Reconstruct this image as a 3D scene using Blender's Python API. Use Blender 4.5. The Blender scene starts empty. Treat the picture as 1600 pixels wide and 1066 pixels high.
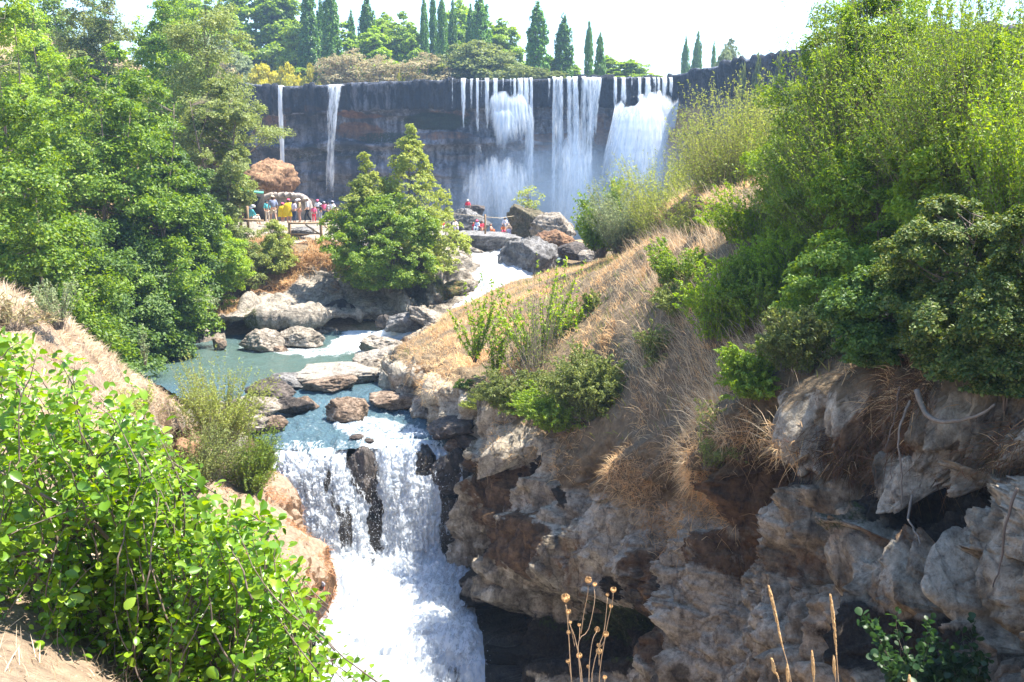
import bpy, math, random
import numpy as np
from mathutils import Vector
rng = np.random.default_rng(7); random.seed(7)
S = bpy.context.scene; C = S.collection
# ------------------------------------------------------------------ camera
F = 1500.0; HZ = 250.0
TH = math.atan((533-HZ)/F); CT, ST = math.cos(TH), math.sin(TH)
def W(px, py, d):
    """point at forward distance d seen in the direction of photo pixel (px,py)"""
    u = (px-800)/F; v = (533-py)/F
    dy = CT+v*ST; dz = -ST+v*CT
    t = d/dy
    return (u*t, d, dz*t)
def proj(P):
    P = np.asarray(P, float)
    dep = P[...,1]*CT-P[...,2]*ST
    up = P[...,1]*ST+P[...,2]*CT
    dep = np.where(dep<0.05, 0.05, dep)
    return 800+F*P[...,0]/dep, 533-F*up/dep, dep
cam = bpy.data.cameras.new('camera'); co = bpy.data.objects.new('camera', cam); C.objects.link(co)
cam.lens = 36*F/1600; cam.sensor_width = 36; cam.clip_start=0.05; cam.clip_end=6000
co.rotation_euler = (math.pi/2-TH, 0, 0); S.camera = co
# ------------------------------------------------------------------ noise
def _h(ix, iy, iz):
    n = (ix.astype(np.uint32)*np.uint32(374761393)) ^ (iy.astype(np.uint32)*np.uint32(668265263)) ^ (iz.astype(np.uint32)*np.uint32(2246822519))
    n = (n ^ (n>>np.uint32(13)))*np.uint32(1274126177)
    n = (n ^ (n>>np.uint32(15)))*np.uint32(2654435761)
    return ((n>>np.uint32(8)).astype(np.float32))/16777216.0
def vn(P):
    P = np.asarray(P, np.float32)
    f0 = np.floor(P); i = f0.astype(np.int64); f = P-f0; w = f*f*f*(f*(f*6-15)+10)
    r = 0
    for a in (0,1):
        wa = w[...,0] if a else 1-w[...,0]
        for b in (0,1):
            wb = w[...,1] if b else 1-w[...,1]
            for c in (0,1):
                wc = w[...,2] if c else 1-w[...,2]
                r = r + wa*wb*wc*_h(i[...,0]+a, i[...,1]+b, i[...,2]+c)
    return r*2-1
def fbm(P, o=4, gain=.5, lac=2.03):
    P = np.asarray(P, np.float32); a=1; s=0; t=0
    for k in range(o):
        s = s+a*vn(P+k*17.3); t+=a; a*=gain; P = P*lac
    return s/t
def ridge(P, o=4):
    P = np.asarray(P, np.float32); a=1; s=0; t=0
    for k in range(o):
        s = s+a*(1-2*np.abs(vn(P+k*9.1))); t+=a; a*=.5; P = P*2.07
    return s/t
def worley(P, second=False):
    P = np.asarray(P, np.float32); f0=np.floor(P); i=f0.astype(np.int64)
    d1 = np.full(P.shape[:-1], 9., np.float32); d2 = d1.copy()
    for a in (-1,0,1):
        for b in (-1,0,1):
            for c in (-1,0,1):
                x=i[...,0]+a; y=i[...,1]+b; z=i[...,2]+c
                fx = x+_h(x,y,z); fy=y+_h(x+31,y,z); fz=z+_h(x,y+57,z)
                d = (fx-P[...,0])**2+(fy-P[...,1])**2+(fz-P[...,2])**2
                n = d<d1
                d2 = np.where(n, d1, np.minimum(d2,d)); d1 = np.where(n, d, d1)
    d1=np.sqrt(d1); d2=np.sqrt(d2)
    return (d1, d2) if second else d1
def facets(P, tilt=.6, step=.3):
    """broken-rock relief: every cell is a randomly tilted, randomly raised plane"""
    P=np.asarray(P,np.float32); f0=np.floor(P); i=f0.astype(np.int64)
    best=np.full(P.shape[:-1],9.,np.float32); H=best*0; d2=best.copy()
    for a in (-1,0,1):
        for b in (-1,0,1):
            for c in (-1,0,1):
                x=i[...,0]+a; y=i[...,1]+b; z=i[...,2]+c
                dx=P[...,0]-x-_h(x,y,z); dy=P[...,1]-y-_h(x+31,y,z); dz=P[...,2]-z-_h(x,y+57,z)
                d=dx*dx+dy*dy+dz*dz; n=d<best
                h=((_h(x+5,y,z)-.5)*dx+(_h(x,y+5,z)-.5)*dy+(_h(x,y,z+5)-.5)*dz)*2*tilt+(_h(x+9,y+9,z)-.5)*2*step
                d2=np.where(n,best,np.minimum(d2,d)); best=np.where(n,d,best); H=np.where(n,h,H)
    return H-.12*np.clip(1-(np.sqrt(d2)-np.sqrt(best))*9,0,1)
def sstep(a,b,x):
    t = np.clip((x-a)/(b-a),0,1); return t*t*(3-2*t)
# ------------------------------------------------------------------ mesh helpers
def mesh_np(name, V, quads=None, tris=None, mat=None, parent=None, smooth=True, attrs=None, loc=None):
    V = np.ascontiguousarray(V, np.float32).reshape(-1,3)
    if loc is not None: V = V-np.array(loc, np.float32)
    me = bpy.data.meshes.new(name)
    me.vertices.add(len(V)); me.vertices.foreach_set('co', V.ravel())
    nq = 0 if quads is None else len(quads); nt = 0 if tris is None else len(tris)
    li=[]; 
    if nq: li.append(np.asarray(quads,np.int32).ravel())
    if nt: li.append(np.asarray(tris,np.int32).ravel())
    li = np.concatenate(li)
    me.loops.add(len(li)); me.loops.foreach_set('vertex_index', li)
    me.polygons.add(nq+nt)
    st = np.concatenate([np.arange(nq)*4, nq*4+np.arange(nt)*3]).astype(np.int32)
    me.polygons.foreach_set('loop_start', st)
    if smooth: me.polygons.foreach_set('use_smooth', np.ones(nq+nt, bool))
    if attrs:
        for k,a in attrs.items():
            at = me.attributes.new(k, 'FLOAT_COLOR', 'POINT')
            a = np.asarray(a,np.float32)
            if a.shape[-1]==3: a = np.concatenate([a, np.ones(a.shape[:-1]+(1,),np.float32)],-1)
            at.data.foreach_set('color', np.ascontiguousarray(a.reshape(-1,4)).ravel())
    me.update(calc_edges=True); me.validate()
    if mat: me.materials.append(mat)
    o = bpy.data.objects.new(name, me); C.objects.link(o)
    if parent is not None: o.parent = parent
    elif loc is not None: o.location = loc
    return o
def gridq(n, m, wrap=False):
    a = np.arange(n-1)[:,None]*m; b = np.arange(m-1)[None,:]
    i = (a+b).ravel()
    q = np.stack([i, i+1, i+m+1, i+m],1)
    if wrap:
        i = (np.arange(n-1)*m+m-1); q = np.concatenate([q, np.stack([i, i-m+1, i+1, i+m],1)])
    return q
def cr(ctrl, t):
    """Catmull-Rom through ctrl (n,...) at params t in 0..n-1"""
    c = np.asarray(ctrl, float); n=len(c); i = np.clip(np.floor(t).astype(int),0,n-2); f=(t-i).reshape((-1,)+(1,)*(c.ndim-1))
    g = lambda k: c[np.clip(k,0,n-1)]
    p0=np.where((i==0).reshape(f.shape), 2*g(i)-g(i+1), g(i-1)); p1=g(i); p2=g(i+1)
    p3=np.where((i==n-2).reshape(f.shape), 2*g(i+1)-g(i), g(i+2))
    return .5*((2*p1)+(-p0+p2)*f+(2*p0-5*p1+4*p2-p3)*f*f+(-p0+3*p1-3*p2+p3)*f**3)
def loft(ctrl, ns, nc, wS=None, wC=None):
    ctrl = np.asarray(ctrl, float); a,b = ctrl.shape[:2]
    s = np.linspace(0,a-1,ns) if wS is None else np.interp(np.linspace(0,1,ns), np.cumsum([0]+list(wS))/sum(wS), np.arange(a))
    c = np.linspace(0,b-1,nc) if wC is None else np.interp(np.linspace(0,1,nc), np.cumsum([0]+list(wC))/sum(wC), np.arange(b))
    P = cr(ctrl, s); P = np.swapaxes(cr(np.swapaxes(P,0,1), c),0,1)
    return P, *np.meshgrid(s,c,indexing='ij')
def normals(P):
    a = np.gradient(P, axis=0); b = np.gradient(P, axis=1)
    n = np.cross(a,b); return n/np.maximum(np.linalg.norm(n,axis=-1,keepdims=True),1e-9)
def orient(N, P, ref):
    """flip so normals look towards ref"""
    d = (N*(np.array(ref)-P)).sum(-1).mean()
    return N if d>0 else -N
def blob(px,py,x,y,rx,ry,ang=0,p=2.0):
    a=math.radians(ang); dx=px-x; dy=py-y
    u=(dx*math.cos(a)+dy*math.sin(a))/rx; v=(-dx*math.sin(a)+dy*math.cos(a))/ry
    r=np.sqrt(u*u+v*v); return np.clip(1-r**p,0,1)
def tube_arrays(pts, rad, sides=6, cap=True):
    pts=np.asarray(pts,float); n=len(pts); rad=np.broadcast_to(np.asarray(rad,float),(n,))
    T=np.gradient(pts,axis=0); T/=np.maximum(np.linalg.norm(T,axis=1,keepdims=True),1e-9)
    ref=np.array([0,0,1.]) if abs(T[0,2])<.9 else np.array([1.,0,0])
    A=np.cross(T,ref); A/=np.maximum(np.linalg.norm(A,axis=1,keepdims=True),1e-9); B=np.cross(T,A)
    th=np.arange(sides)*2*math.pi/sides
    V=pts[:,None]+rad[:,None,None]*(np.cos(th)[None,:,None]*A[:,None]+np.sin(th)[None,:,None]*B[:,None])
    Q=gridq(n,sides,True)
    V=V.reshape(-1,3)
    Tr=np.zeros((0,3),int)
    if cap:
        k=len(V); V=np.concatenate([V,pts[:1],pts[-1:]])
        a=np.arange(sides); b=(a+1)%sides; o=(n-1)*sides
        Tr=np.concatenate([np.stack([np.full(sides,k),b,a],1),np.stack([np.full(sides,k+1),o+a,o+b],1)])
    return V,Q,Tr
class MB:
    def __init__(s): s.V=[];s.Q=[];s.T=[];s.n=0
    def add(s,V,Q=None,T=None):
        V=np.asarray(V,float).reshape(-1,3); s.V.append(V)
        if Q is not None and len(Q): s.Q.append(np.asarray(Q)+s.n)
        if T is not None and len(T): s.T.append(np.asarray(T)+s.n)
        s.n+=len(V); return s
    def tube(s,pts,rad,sides=6): return s.add(*tube_arrays(pts,rad,sides))
    def box(s,c,h,rz=0,rx=0,ry=0):
        v=np.array([[x,y,z] for x in(-1,1) for y in(-1,1) for z in(-1,1)],float)*np.array(h)
        ca,sa=math.cos(rx),math.sin(rx); v=v@np.array([[1,0,0],[0,ca,sa],[0,-sa,ca]])
        ca,sa=math.cos(ry),math.sin(ry); v=v@np.array([[ca,0,-sa],[0,1,0],[sa,0,ca]])
        ca,sa=math.cos(rz),math.sin(rz); v=v@np.array([[ca,sa,0],[-sa,ca,0],[0,0,1]])
        return s.add(v+np.array(c),[[0,1,3,2],[4,6,7,5],[0,4,5,1],[2,3,7,6],[0,2,6,4],[1,5,7,3]])
    def ball(s,c,r,nu=12,nv=8):
        th=np.linspace(0,math.pi,nv); ph=np.arange(nu)*2*math.pi/nu
        v=np.stack([np.sin(th)[:,None]*np.cos(ph),np.sin(th)[:,None]*np.sin(ph),np.repeat(np.cos(th)[:,None],nu,1)],-1)
        return s.add(v.reshape(-1,3)*np.broadcast_to(r,(3,))+np.array(c), gridq(nv,nu,True))
    def build(s,name,mat,parent=None,smooth=True,loc=None,attrs=None):
        return mesh_np(name,np.concatenate(s.V),np.concatenate(s.Q) if s.Q else None,np.concatenate(s.T) if s.T else None,mat,parent,smooth,attrs,loc)
def tag(o,label=None,cat=None,group=None,kind=None):
    if label: o['label']=label
    if cat: o['category']=cat
    if group: o['group']=group
    if kind: o['kind']=kind
    return o
def empty(name,loc,label,cat,group=None,rz=0):
    o=bpy.data.objects.new(name,None); C.objects.link(o); o.location=loc; o.rotation_euler=(0,0,rz); o.empty_display_size=.2
    return tag(o,label,cat,group)
# ------------------------------------------------------------------ materials
class NT:
    def __init__(s,name):
        s.m=bpy.data.materials.new(name); s.m.use_nodes=True; s.t=s.m.node_tree; s.t.nodes.clear()
        s.out=s.t.nodes.new('ShaderNodeOutputMaterial')
    def n(s,typ,props=None,**ins):
        nd=s.t.nodes.new(typ)
        for k,v in (props or {}).items(): setattr(nd,k,v)
        for k,v in ins.items():
            key=int(k[1:]) if k[0]=='i' and k[1:].isdigit() else k.replace('_',' ')
            s.set(nd.inputs[key],v)
        return nd
    def set(s,sock,v):
        if hasattr(v,'outputs'): v=v.outputs[0]
        if isinstance(v,bpy.types.NodeSocket): s.t.links.new(v,sock)
        else:
            if isinstance(v,tuple) and sock.type=='RGBA' and len(v)==3: v=(*v,1)
            sock.default_value=v
    def pos(s,scale=(1,1,1),obj=False):
        g=s.n('ShaderNodeTexCoord').outputs['Object'] if obj else s.n('ShaderNodeNewGeometry').outputs['Position']
        return s.n('ShaderNodeVectorMath',{'operation':'MULTIPLY'},i0=g,i1=scale)
    def noise(s,vec,scale,detail=6,rough=.6,dist=0.0):
        return s.n('ShaderNodeTexNoise',None,Vector=vec,Scale=scale,Detail=detail,Roughness=rough,Distortion=dist)
    def ramp(s,fac,stops,interp='LINEAR'):
        r=s.n('ShaderNodeValToRGB',None,Fac=fac); e=r.color_ramp.elements; r.color_ramp.interpolation=interp
        while len(e)<len(stops): e.new(.5)
        for el,(p,c) in zip(e,stops):
            el.position=p; el.color=(c,c,c,1) if not isinstance(c,tuple) else (*c,1)
        return r
    def mix(s,fac,a,b,mode='MIX'):
        m=s.n('ShaderNodeMix',{'data_type':'RGBA','blend_type':mode})
        s.set(m.inputs[0],fac); s.set(m.inputs[6],a); s.set(m.inputs[7],b); return m.outputs[2]
    def math(s,op,a,b=0.0,clamp=False):
        return s.n('ShaderNodeMath',{'operation':op,'use_clamp':clamp},i0=a,i1=b)
    def attr(s,name):
        a=s.n('ShaderNodeAttribute',{'attribute_name':name})
        return s.n('ShaderNodeSeparateXYZ',None,Vector=a.outputs['Vector'])
    def bump(s,h,strength=.5,dist=.1,normal=None):
        b=s.n('ShaderNodeBump',None,Height=h,Strength=strength,Distance=dist)
        if normal is not None: s.set(b.inputs['Normal'],normal)
        return b
    def bsdf(s,color,rough=.8,normal=None,spec=.3,**kw):
        b=s.n('ShaderNodeBsdfPrincipled',None,Base_Color=color,Roughness=rough)
        b.inputs['Specular IOR Level'].default_value=spec
        if normal is not None: s.set(b.inputs['Normal'],normal)
        return b
    def done(s,sh):
        s.t.links.new(sh.outputs[0] if hasattr(sh,'outputs') else sh,s.out.inputs['Surface']); return s.m

def mat_rock(name,pale=(.42,.35,.27),mid=(.25,.19,.14),dark=(.07,.055,.045),brown=(.20,.085,.035),moss=(.07,.09,.02),sc=1.0,streak=.35,grime=.5,soil=None,bumps=1.0,wet=None):
    """base rock; vertex colour attribute 'mask' = (pale, brown/soil, moss) and 'mask2' = (dark, wet, ground cover)"""
    k=NT(name)
    p=k.pos(); ps=k.pos((1,1,streak))
    a=k.noise(ps,.7*sc,5,.62,.6); b=k.noise(ps,3.2*sc,5,.7,.3); c=k.noise(p,13*sc,4,.7)
    m=k.attr('mask'); m2=k.attr('mask2')
    base=k.ramp(k.math('ADD',k.math('MULTIPLY',a.outputs[0],.55),k.math('MULTIPLY',b.outputs[0],.45)),[(.34,dark),(.46,mid),(.58,pale),(.75,tuple(min(1,x*1.18) for x in pale))])
    def msk(ch,lo=.42,hi=.58,nz=b,amt=.7):
        s_=k.math('ADD',ch,k.math('MULTIPLY',k.math('SUBTRACT',nz.outputs[0],.5),amt))
        return k.ramp(s_,[(lo,0.),(hi,1.)])
    pal2=k.mix(k.ramp(c.outputs[0],[(.4,0.),(.62,.6)]),pale,tuple(x*.62 for x in pale))
    col=k.mix(msk(m.outputs[0]),base.outputs[0],pal2)
    bro=k.mix(k.ramp(b.outputs[0],[(.35,0.),(.65,1.)]),tuple(x*.45 for x in brown),brown)
    col=k.mix(msk(m.outputs[1]),col,bro)
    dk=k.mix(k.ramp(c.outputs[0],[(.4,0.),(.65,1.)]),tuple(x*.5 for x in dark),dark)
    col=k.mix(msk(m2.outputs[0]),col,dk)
    mo=k.mix(k.ramp(c.outputs[0],[(.4,0.),(.65,1.)]),tuple(x*.4 for x in moss),moss)
    col=k.mix(msk(m.outputs[2],.45,.62,c,.9),col,mo)
    # thin dark cracks
    v=k.n('ShaderNodeTexVoronoi',{'feature':'DISTANCE_TO_EDGE'},Vector=k.n('ShaderNodeVectorMath',{'operation':'ADD'},i0=ps,i1=k.n('ShaderNodeVectorMath',{'operation':'SCALE'},i0=a.outputs[1],Scale=.9)),Scale=1.1*sc)
    ck=k.ramp(v.outputs['Distance'],[(.0,0.),(.035,1.)])
    gr=k.ramp(k.noise(ps,1.6*sc,6,.75,.2).outputs[0],[(.40,1-grime),(.56,1.)])
    col=k.mix(k.math('MULTIPLY',k.math('SUBTRACT',1.0,ck),.4),col,(.03,.024,.02))
    col=k.mix(.8,col,gr.outputs[0],'MULTIPLY')
    fn=k.noise(p,7.5*sc,8,.78,.3); fr=k.ramp(fn.outputs[0],[(.36,(.36,.33,.31)),(.48,(.85,.84,.83)),(.62,(1.15,1.15,1.13))])
    col=k.mix(.85,col,fr.outputs[0],'MULTIPLY')
    if soil:
        so=k.mix(k.ramp(k.noise(p,6,5,.7).outputs[0],[(.35,0.),(.65,1.)]),tuple(x*.5 for x in soil),soil)
        col=k.mix(msk(m2.outputs[2],.4,.6,b,.8),col,so)
    h=k.math('ADD',k.math('MULTIPLY',a.outputs[0],.6),k.math('ADD',k.math('MULTIPLY',b.outputs[0],.35),k.math('MULTIPLY',c.outputs[0],.14)))
    h=k.math('ADD',h,k.math('ADD',k.math('MULTIPLY',ck,.06),k.math('MULTIPLY',fn.outputs[0],.22)))
    bp=k.bump(h,.9*bumps,.35/sc)
    ro=k.math('SUBTRACT',.9,k.math('MULTIPLY',m2.outputs[1],.6))
    return k.done(k.bsdf(col,ro,bp,.35))

def mat_leaf(name,cols,trans=.4,rough=.45,spec=.5,patchy=0.):
    k=NT(name)
    g=k.n('ShaderNodeNewGeometry')
    r=g.outputs['Random Per Island']
    n=len(cols); col=k.ramp(r,[(i/(max(n-1,1)),c) for i,c in enumerate(cols)])
    ob=k.n('ShaderNodeObjectInfo')
    if patchy:
        pz=k.ramp(k.noise(k.pos(),.9,5,.7,.5).outputs[0],[(.36,(1-patchy,1-patchy*1.1,1-patchy*1.15)),(.5,(1.,1.,1.)),(.64,(1.2,1.22,1.25))])
        col=k.n('ShaderNodeMix',{'data_type':'RGBA','blend_type':'MULTIPLY'}) if 0 else type('X',(),{'outputs':[k.mix(1.0,col.outputs[0],pz.outputs[0],'MULTIPLY')]})()
    v=k.n('ShaderNodeHueSaturation',None,Color=col.outputs[0],Value=k.math('ADD',.85,k.math('MULTIPLY',ob.outputs['Random'],.3)))
    b=k.bsdf(v,rough,None,spec)
    tc=k.n('ShaderNodeHueSaturation',None,Color=v,Saturation=1.15,Value=1.5); tc.inputs['Hue'].default_value=.485
    t=k.n('ShaderNodeBsdfTranslucent',None,Color=tc)
    return k.done(k.n('ShaderNodeMixShader',None,Fac=trans,i1=b,i2=t))
def mat_plain(name,color,rough=.8,var=.25,sc=8,bump=.2,spec=.3,stretch=(1,1,1)):
    k=NT(name); p=k.pos(stretch,True)
    nz=k.noise(p,sc,6,.65)
    lo=tuple(x*(1-var) for x in color); hi=tuple(min(1,x*(1+var)) for x in color)
    return k.done(k.bsdf(k.ramp(nz.outputs[0],[(.3,lo),(.7,hi)]).outputs[0],rough,k.bump(nz.outputs[0],bump,.03),spec))
def mat_straw(name,cols,trans=.35):
    return mat_leaf(name,cols,trans,.7,.2,.48)
# ------------------------------------------------------------------ light
SAZ,SEL=math.radians(80),math.radians(65)      # azimuth from +y towards +x, elevation
sund=Vector((math.sin(SAZ)*math.cos(SEL),math.cos(SAZ)*math.cos(SEL),math.sin(SEL)))
L=bpy.data.lights.new('sun','SUN'); L.energy=4.6; L.angle=math.radians(.5); L.color=(1,.95,.86)
lo=bpy.data.objects.new('sun',L); C.objects.link(lo); lo.rotation_euler=sund.to_track_quat('Z','Y').to_euler(); lo.location=(60,40,90)
w=bpy.data.worlds.new('World'); S.world=w; w.use_nodes=True; nt=w.node_tree
sk=nt.nodes.new('ShaderNodeTexSky'); sk.sky_type='NISHITA'; sk.sun_disc=False; sk.sun_elevation=SEL; sk.sun_rotation=SAZ
sk.air_density=1.0; sk.dust_density=.1; sk.ozone_density=3.0; sk.altitude=100
bg=nt.nodes['Background']; bg.inputs[1].default_value=.125; nt.links.new(sk.outputs[0],bg.inputs[0])
S.view_settings.view_transform='Standard'; S.view_settings.look='None'; S.view_settings.exposure=1.85; S.view_settings.gamma=1
S.render.engine='CYCLES'; S.cycles.use_denoising=True
S.cycles.max_bounces=7; S.cycles.transparent_max_bounces=24; S.cycles.diffuse_bounces=3; S.cycles.glossy_bounces=2; S.cycles.transmission_bounces=4; S.cycles.volume_bounces=0
S.cycles.sample_clamp_indirect=6; S.cycles.caustics_reflective=False; S.cycles.caustics_refractive=False
# ------------------------------------------------------------------ terrain height field
CLIFF=np.array([(-400,143),(-47,143),(-39.5,142),(-10,140),(16,141),(24,136),(30,120),(35,102),(38,92),(60,60),(90,40),(400,20)],float)
RB=np.array([(0,10,-15),(0,18,-18),(0,26,-18),(-3,28,-15.5),(6,10,-15.5),(-2,36,-12.5),(-4,45,-12),(-9,45,-11.8),(-11,40,-11.5),(-16,46,-11),
(-5,52,-11),(-3,56,-10.2),(-1,60,-8.6),(2,66,-8),(4,80,-8.5),(0,100,-10),(0,125,-13),(-30,130,-13),(22,125,-13),(-30,108,-10),
(-22,68,-5),(-27,62,-5),(-14,70,-5.4),(-20,61,-5.4),(-12,85,-6.4),(-4,95,-7.6),(3,92,-8),(-6,75,-6.6),(-9,64,-6),
(-30,60,-4),(-36,72,0),(-46,70,5),(-60,80,12),(-55,110,12),(-47,125,10),(-47,140,10.5),(-36,120,-12),(-24,105,-10.5),(-29,96,-8.5),(26,112,-11),(32,97,-7),(-80,90,17),(-120,120,26),(-90,40,14),(-50,50,6),(-35,45,-1),(-60,20,6),(-40,20,-1),(-30,-10,-1.5),
(-26,50,-8),(-24,42,-9),(-22,32,-12),(-15,25,-13),(-8,12,-13),(-20,14,-5),(-17,5,-4),
(14,40,-7),(18,60,-4),(28,60,0),(24,30,-2),(22,15,-3),(44,60,6),(30,90,1),(36,70,3),(60,30,8),(100,20,14),(30,-10,-3),(12,90,-6),(8,75,-7.5),(0,0,-8),(0,-20,-3),(-10,0,-6),(-40,-60,-3),(60,-60,-2),
(-200,100,30),(-200,0,20),(-200,-100,10),(200,0,20),(200,-100,10),(0,-150,-3)],float)
def _rbf():
    X=RB[:,:2]/30; D=np.linalg.norm(X[:,None]-X[None],axis=-1); n=len(X)
    A=np.zeros((n+3,n+3)); A[:n,:n]=D-np.eye(n)*.02; A[:n,n]=1; A[:n,n+1:]=X; A[n,:n]=1; A[n+1:,:n]=X.T
    return np.linalg.solve(A,np.concatenate([RB[:,2],[0,0,0]])),X
_c,_X=_rbf()
def _pd(x,y):
    r=np.full(np.broadcast(x,y).shape,1e9)
    for a,b in zip(CLIFF[:-1],CLIFF[1:]):
        d=b-a; t=np.clip(((x-a[0])*d[0]+(y-a[1])*d[1])/(d@d),0,1); r=np.minimum(r,np.hypot(x-a[0]-t*d[0],y-a[1]-t*d[1]))
    return r
def ground(x,y):
    x=np.asarray(x,float); y=np.asarray(y,float); sh=np.broadcast(x,y).shape
    q=np.stack([np.broadcast_to(x,sh).ravel(),np.broadcast_to(y,sh).ravel()],-1)/30
    z=_c[len(_X)]+q@_c[len(_X)+1:]
    for i in range(len(_X)): z=z+_c[i]*np.linalg.norm(q-_X[i],axis=1)
    z=z.reshape(sh)
    yc=np.interp(x,CLIFF[:,0],CLIFF[:,1])
    near=sstep(17.,8.,_pd(x,y))*sstep(-44.,-38.,x)*sstep(60.,50.,x)*(y<yc+5); z=z*(1-near)+np.minimum(z,-14.)*near
    k=sstep(5.,8.,y-yc)
    far=np.maximum(0,y-150)
    top=11.4+.6*np.sin(x*.05)+.012*far
    z=np.where(y-yc>0, z*(1-k)+np.where(x<-40,np.maximum(top,z),top)*k, z)
    return z
xs=np.concatenate([np.linspace(-2500,-130,18),np.linspace(-125,110,236),np.linspace(115,2500,18)])
ys=np.concatenate([np.linspace(-400,-20,12),np.linspace(-15,200,216),np.geomspace(205,4500,18)])
X,Y=np.meshgrid(xs,ys,indexing='ij'); Z=ground(np.clip(X,-260,260),np.clip(Y,-160,4500))
P=np.stack([X,Y,Z],-1); P[...,2]+=.35*fbm(P*np.array([.35,.35,0]),4)*(np.abs(X)<130)
# ------------------------------------------------------------------ ground cover material
def mat_ground():
    k=NT('dry_grass_ground'); p=k.pos()
    a=k.noise(p,.5,8,.65); b=k.noise(p,7,8,.7); c=k.noise(p,40,4,.7)
    col=k.ramp(b.outputs[0],[(.3,(.18,.11,.06)),(.5,(.34,.23,.13)),(.7,(.46,.34,.21))])
    gr=k.ramp(b.outputs[0],[(.3,(.05,.07,.02)),(.7,(.14,.16,.05))])
    col2=k.mix(k.ramp(a.outputs[0],[(.5,0.),(.62,.55)]),col,gr.outputs[0])
    h=k.math('ADD',b.outputs[0],k.math('MULTIPLY',c.outputs[0],.5))
    return k.done(k.bsdf(col2,.95,k.bump(h,.8,.08),.1))
M={}
M['ground']=mat_ground()
tag(mesh_np('ground',P,gridq(len(xs),len(ys))[:,::-1],mat=M['ground']),kind='structure')
LAND=[]     # lofts used to find the surface under plants
def register(P): LAND.append(P.reshape(-1,3)[::3])
def surf_z(x,y,rad=.6):
    z=float(ground(x,y))
    for A in LAND:
        m=(np.abs(A[:,0]-x)<rad)&(np.abs(A[:,1]-y)<rad)
        if m.any(): z=max(z,float(A[m,2].max()))
    return z
# ------------------------------------------------------------------ right bank and cliff
def Wn(*a): return [W(*q) if (len(q)==3 and q[0]>60) else q for q in a]
RS=[ [(26,2,1.5),(17,5,1),W(2100,450,8.5),W(2000,520,8.6),W(1900,590,9),W(1880,750,8.8),W(1860,900,8.4),W(1840,1066,8),(9,7,-14.9),(8,6.5,-18)],
 [(28,24,4),W(1740,290,17.5),W(1690,410,15.5),W(1640,510,13.8),W(1600,595,12),W(1600,750,12.6),W(1590,900,11.4),W(1570,1066,10.8),(5.2,10.2,-14.9),(4.6,9.6,-18)],
 [(30,32,4),W(1520,300,21.5),W(1450,400,19),W(1395,500,16.8),W(1350,590,15),W(1350,700,15.7),W(1340,860,14.7),W(1325,1066,13.4),(4.2,12.4,-14.9),(3.4,11.8,-18)],
 [(32,38,4),W(1380,300,26.5),W(1300,385,23.5),W(1240,480,21),W(1180,610,18.6),W(1170,760,18.8),W(1170,900,17.8),W(1185,1066,16),(3.2,15,-14.9),(2.4,14.4,-18)],
 [(34,44,4),W(1260,280,31),W(1160,350,28.5),W(1090,470,25),W(1035,690,22),W(1030,800,22),W(1040,930,20.9),W(1050,1066,19),(2.2,18.2,-14.9),(1.4,17.4,-18)],
 [(35,50,4),W(1180,270,36),W(1070,350,35),W(975,460,31),W(890,665,27),W(885,760,26.6),W(890,880,25),W(905,1020,23),(1.0,22,-14.9),(.2,21,-18)],
 [(36,56,4),W(1130,285,42),W(1010,385,41),W(890,450,38),W(765,605,32),W(785,700,31),W(800,800,29.6),W(790,940,27.8),(.1,27,-14.9),(-1.6,25.5,-18)],
 [(38,64,4),W(1100,300,49),W(990,395,47),W(830,455,44),W(685,560,36.3),W(690,630,34.6),W(728,695,32.8),W(748,850,31.2),(-.9,30.4,-14.9),(-2.6,29,-18)],
 [(39,72,3),W(1070,320,57),W(975,398,55),W(800,450,52),W(630,548,41.5),W(612,575,41.2),W(598,598,41.4),(-5.6,41,-10.5),(-6.2,40.8,-12),(-7,40.6,-13)],
 [(40,80,2),W(1040,345,66),W(965,402,61),W(810,440,57),W(700,497,50.5),W(680,508,50.6),W(662,520,51),(-5.2,50.8,-10.5),(-5.8,50.8,-11.6),(-6.4,50.8,-12.5)],
 [(42,92,1),W(1030,360,77),W(955,395,69),W(870,425,63),W(800,445,58),W(785,458,57.4),W(770,470,57),(-1.6,56.8,-9.8),(-2.2,56.6,-10.6),(-3,56.5,-11.5)],
 [(40,104,1.5),W(1030,350,97),W(960,375,83),W(915,388,74),W(878,405,67),W(868,415,66.4),W(855,425,66),(2,65.5,-8.8),(1.4,65,-9.6),(.5,64.5,-10.5)] ]
ctrl=np.array(RS,float)
P,s,c=loft(ctrl,760,520,[.8,1.2,1.2,1.2,1.2,1.2,1.1,1.1,.8,.6,.5],[.5,.7,.8,1,1.5,1.5,1.5,1,.4])
N=orient(normals(P),P,(-20,5,10))
px,py,dep=proj(P)
face=sstep(3.7,4.5,c); face_s=face*(1-sstep(7.4,8.2,s)*.6)
wp=P+1.2*np.stack([fbm(P*.35,3),fbm(P*.35+40,3),fbm(P*.35+80,3)],-1)
fl=ridge(wp*np.array([.6,.6,.13]),5)                # vertical flutes
bl=fbm(P*.8,5); 
D=face_s*(.95*fl+.35*bl)+(1-face)*(.35*fbm(P*.45,5))
# blocky plates towards the near end
w1,w2=worley(wp*np.array([.8,.8,.6]),True); plates=np.clip((w2-w1)*3,0,1)
D+=face*sstep(4.2,3.2,s)*(.45*plates+.25*ridge(P*1.3,4))
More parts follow.
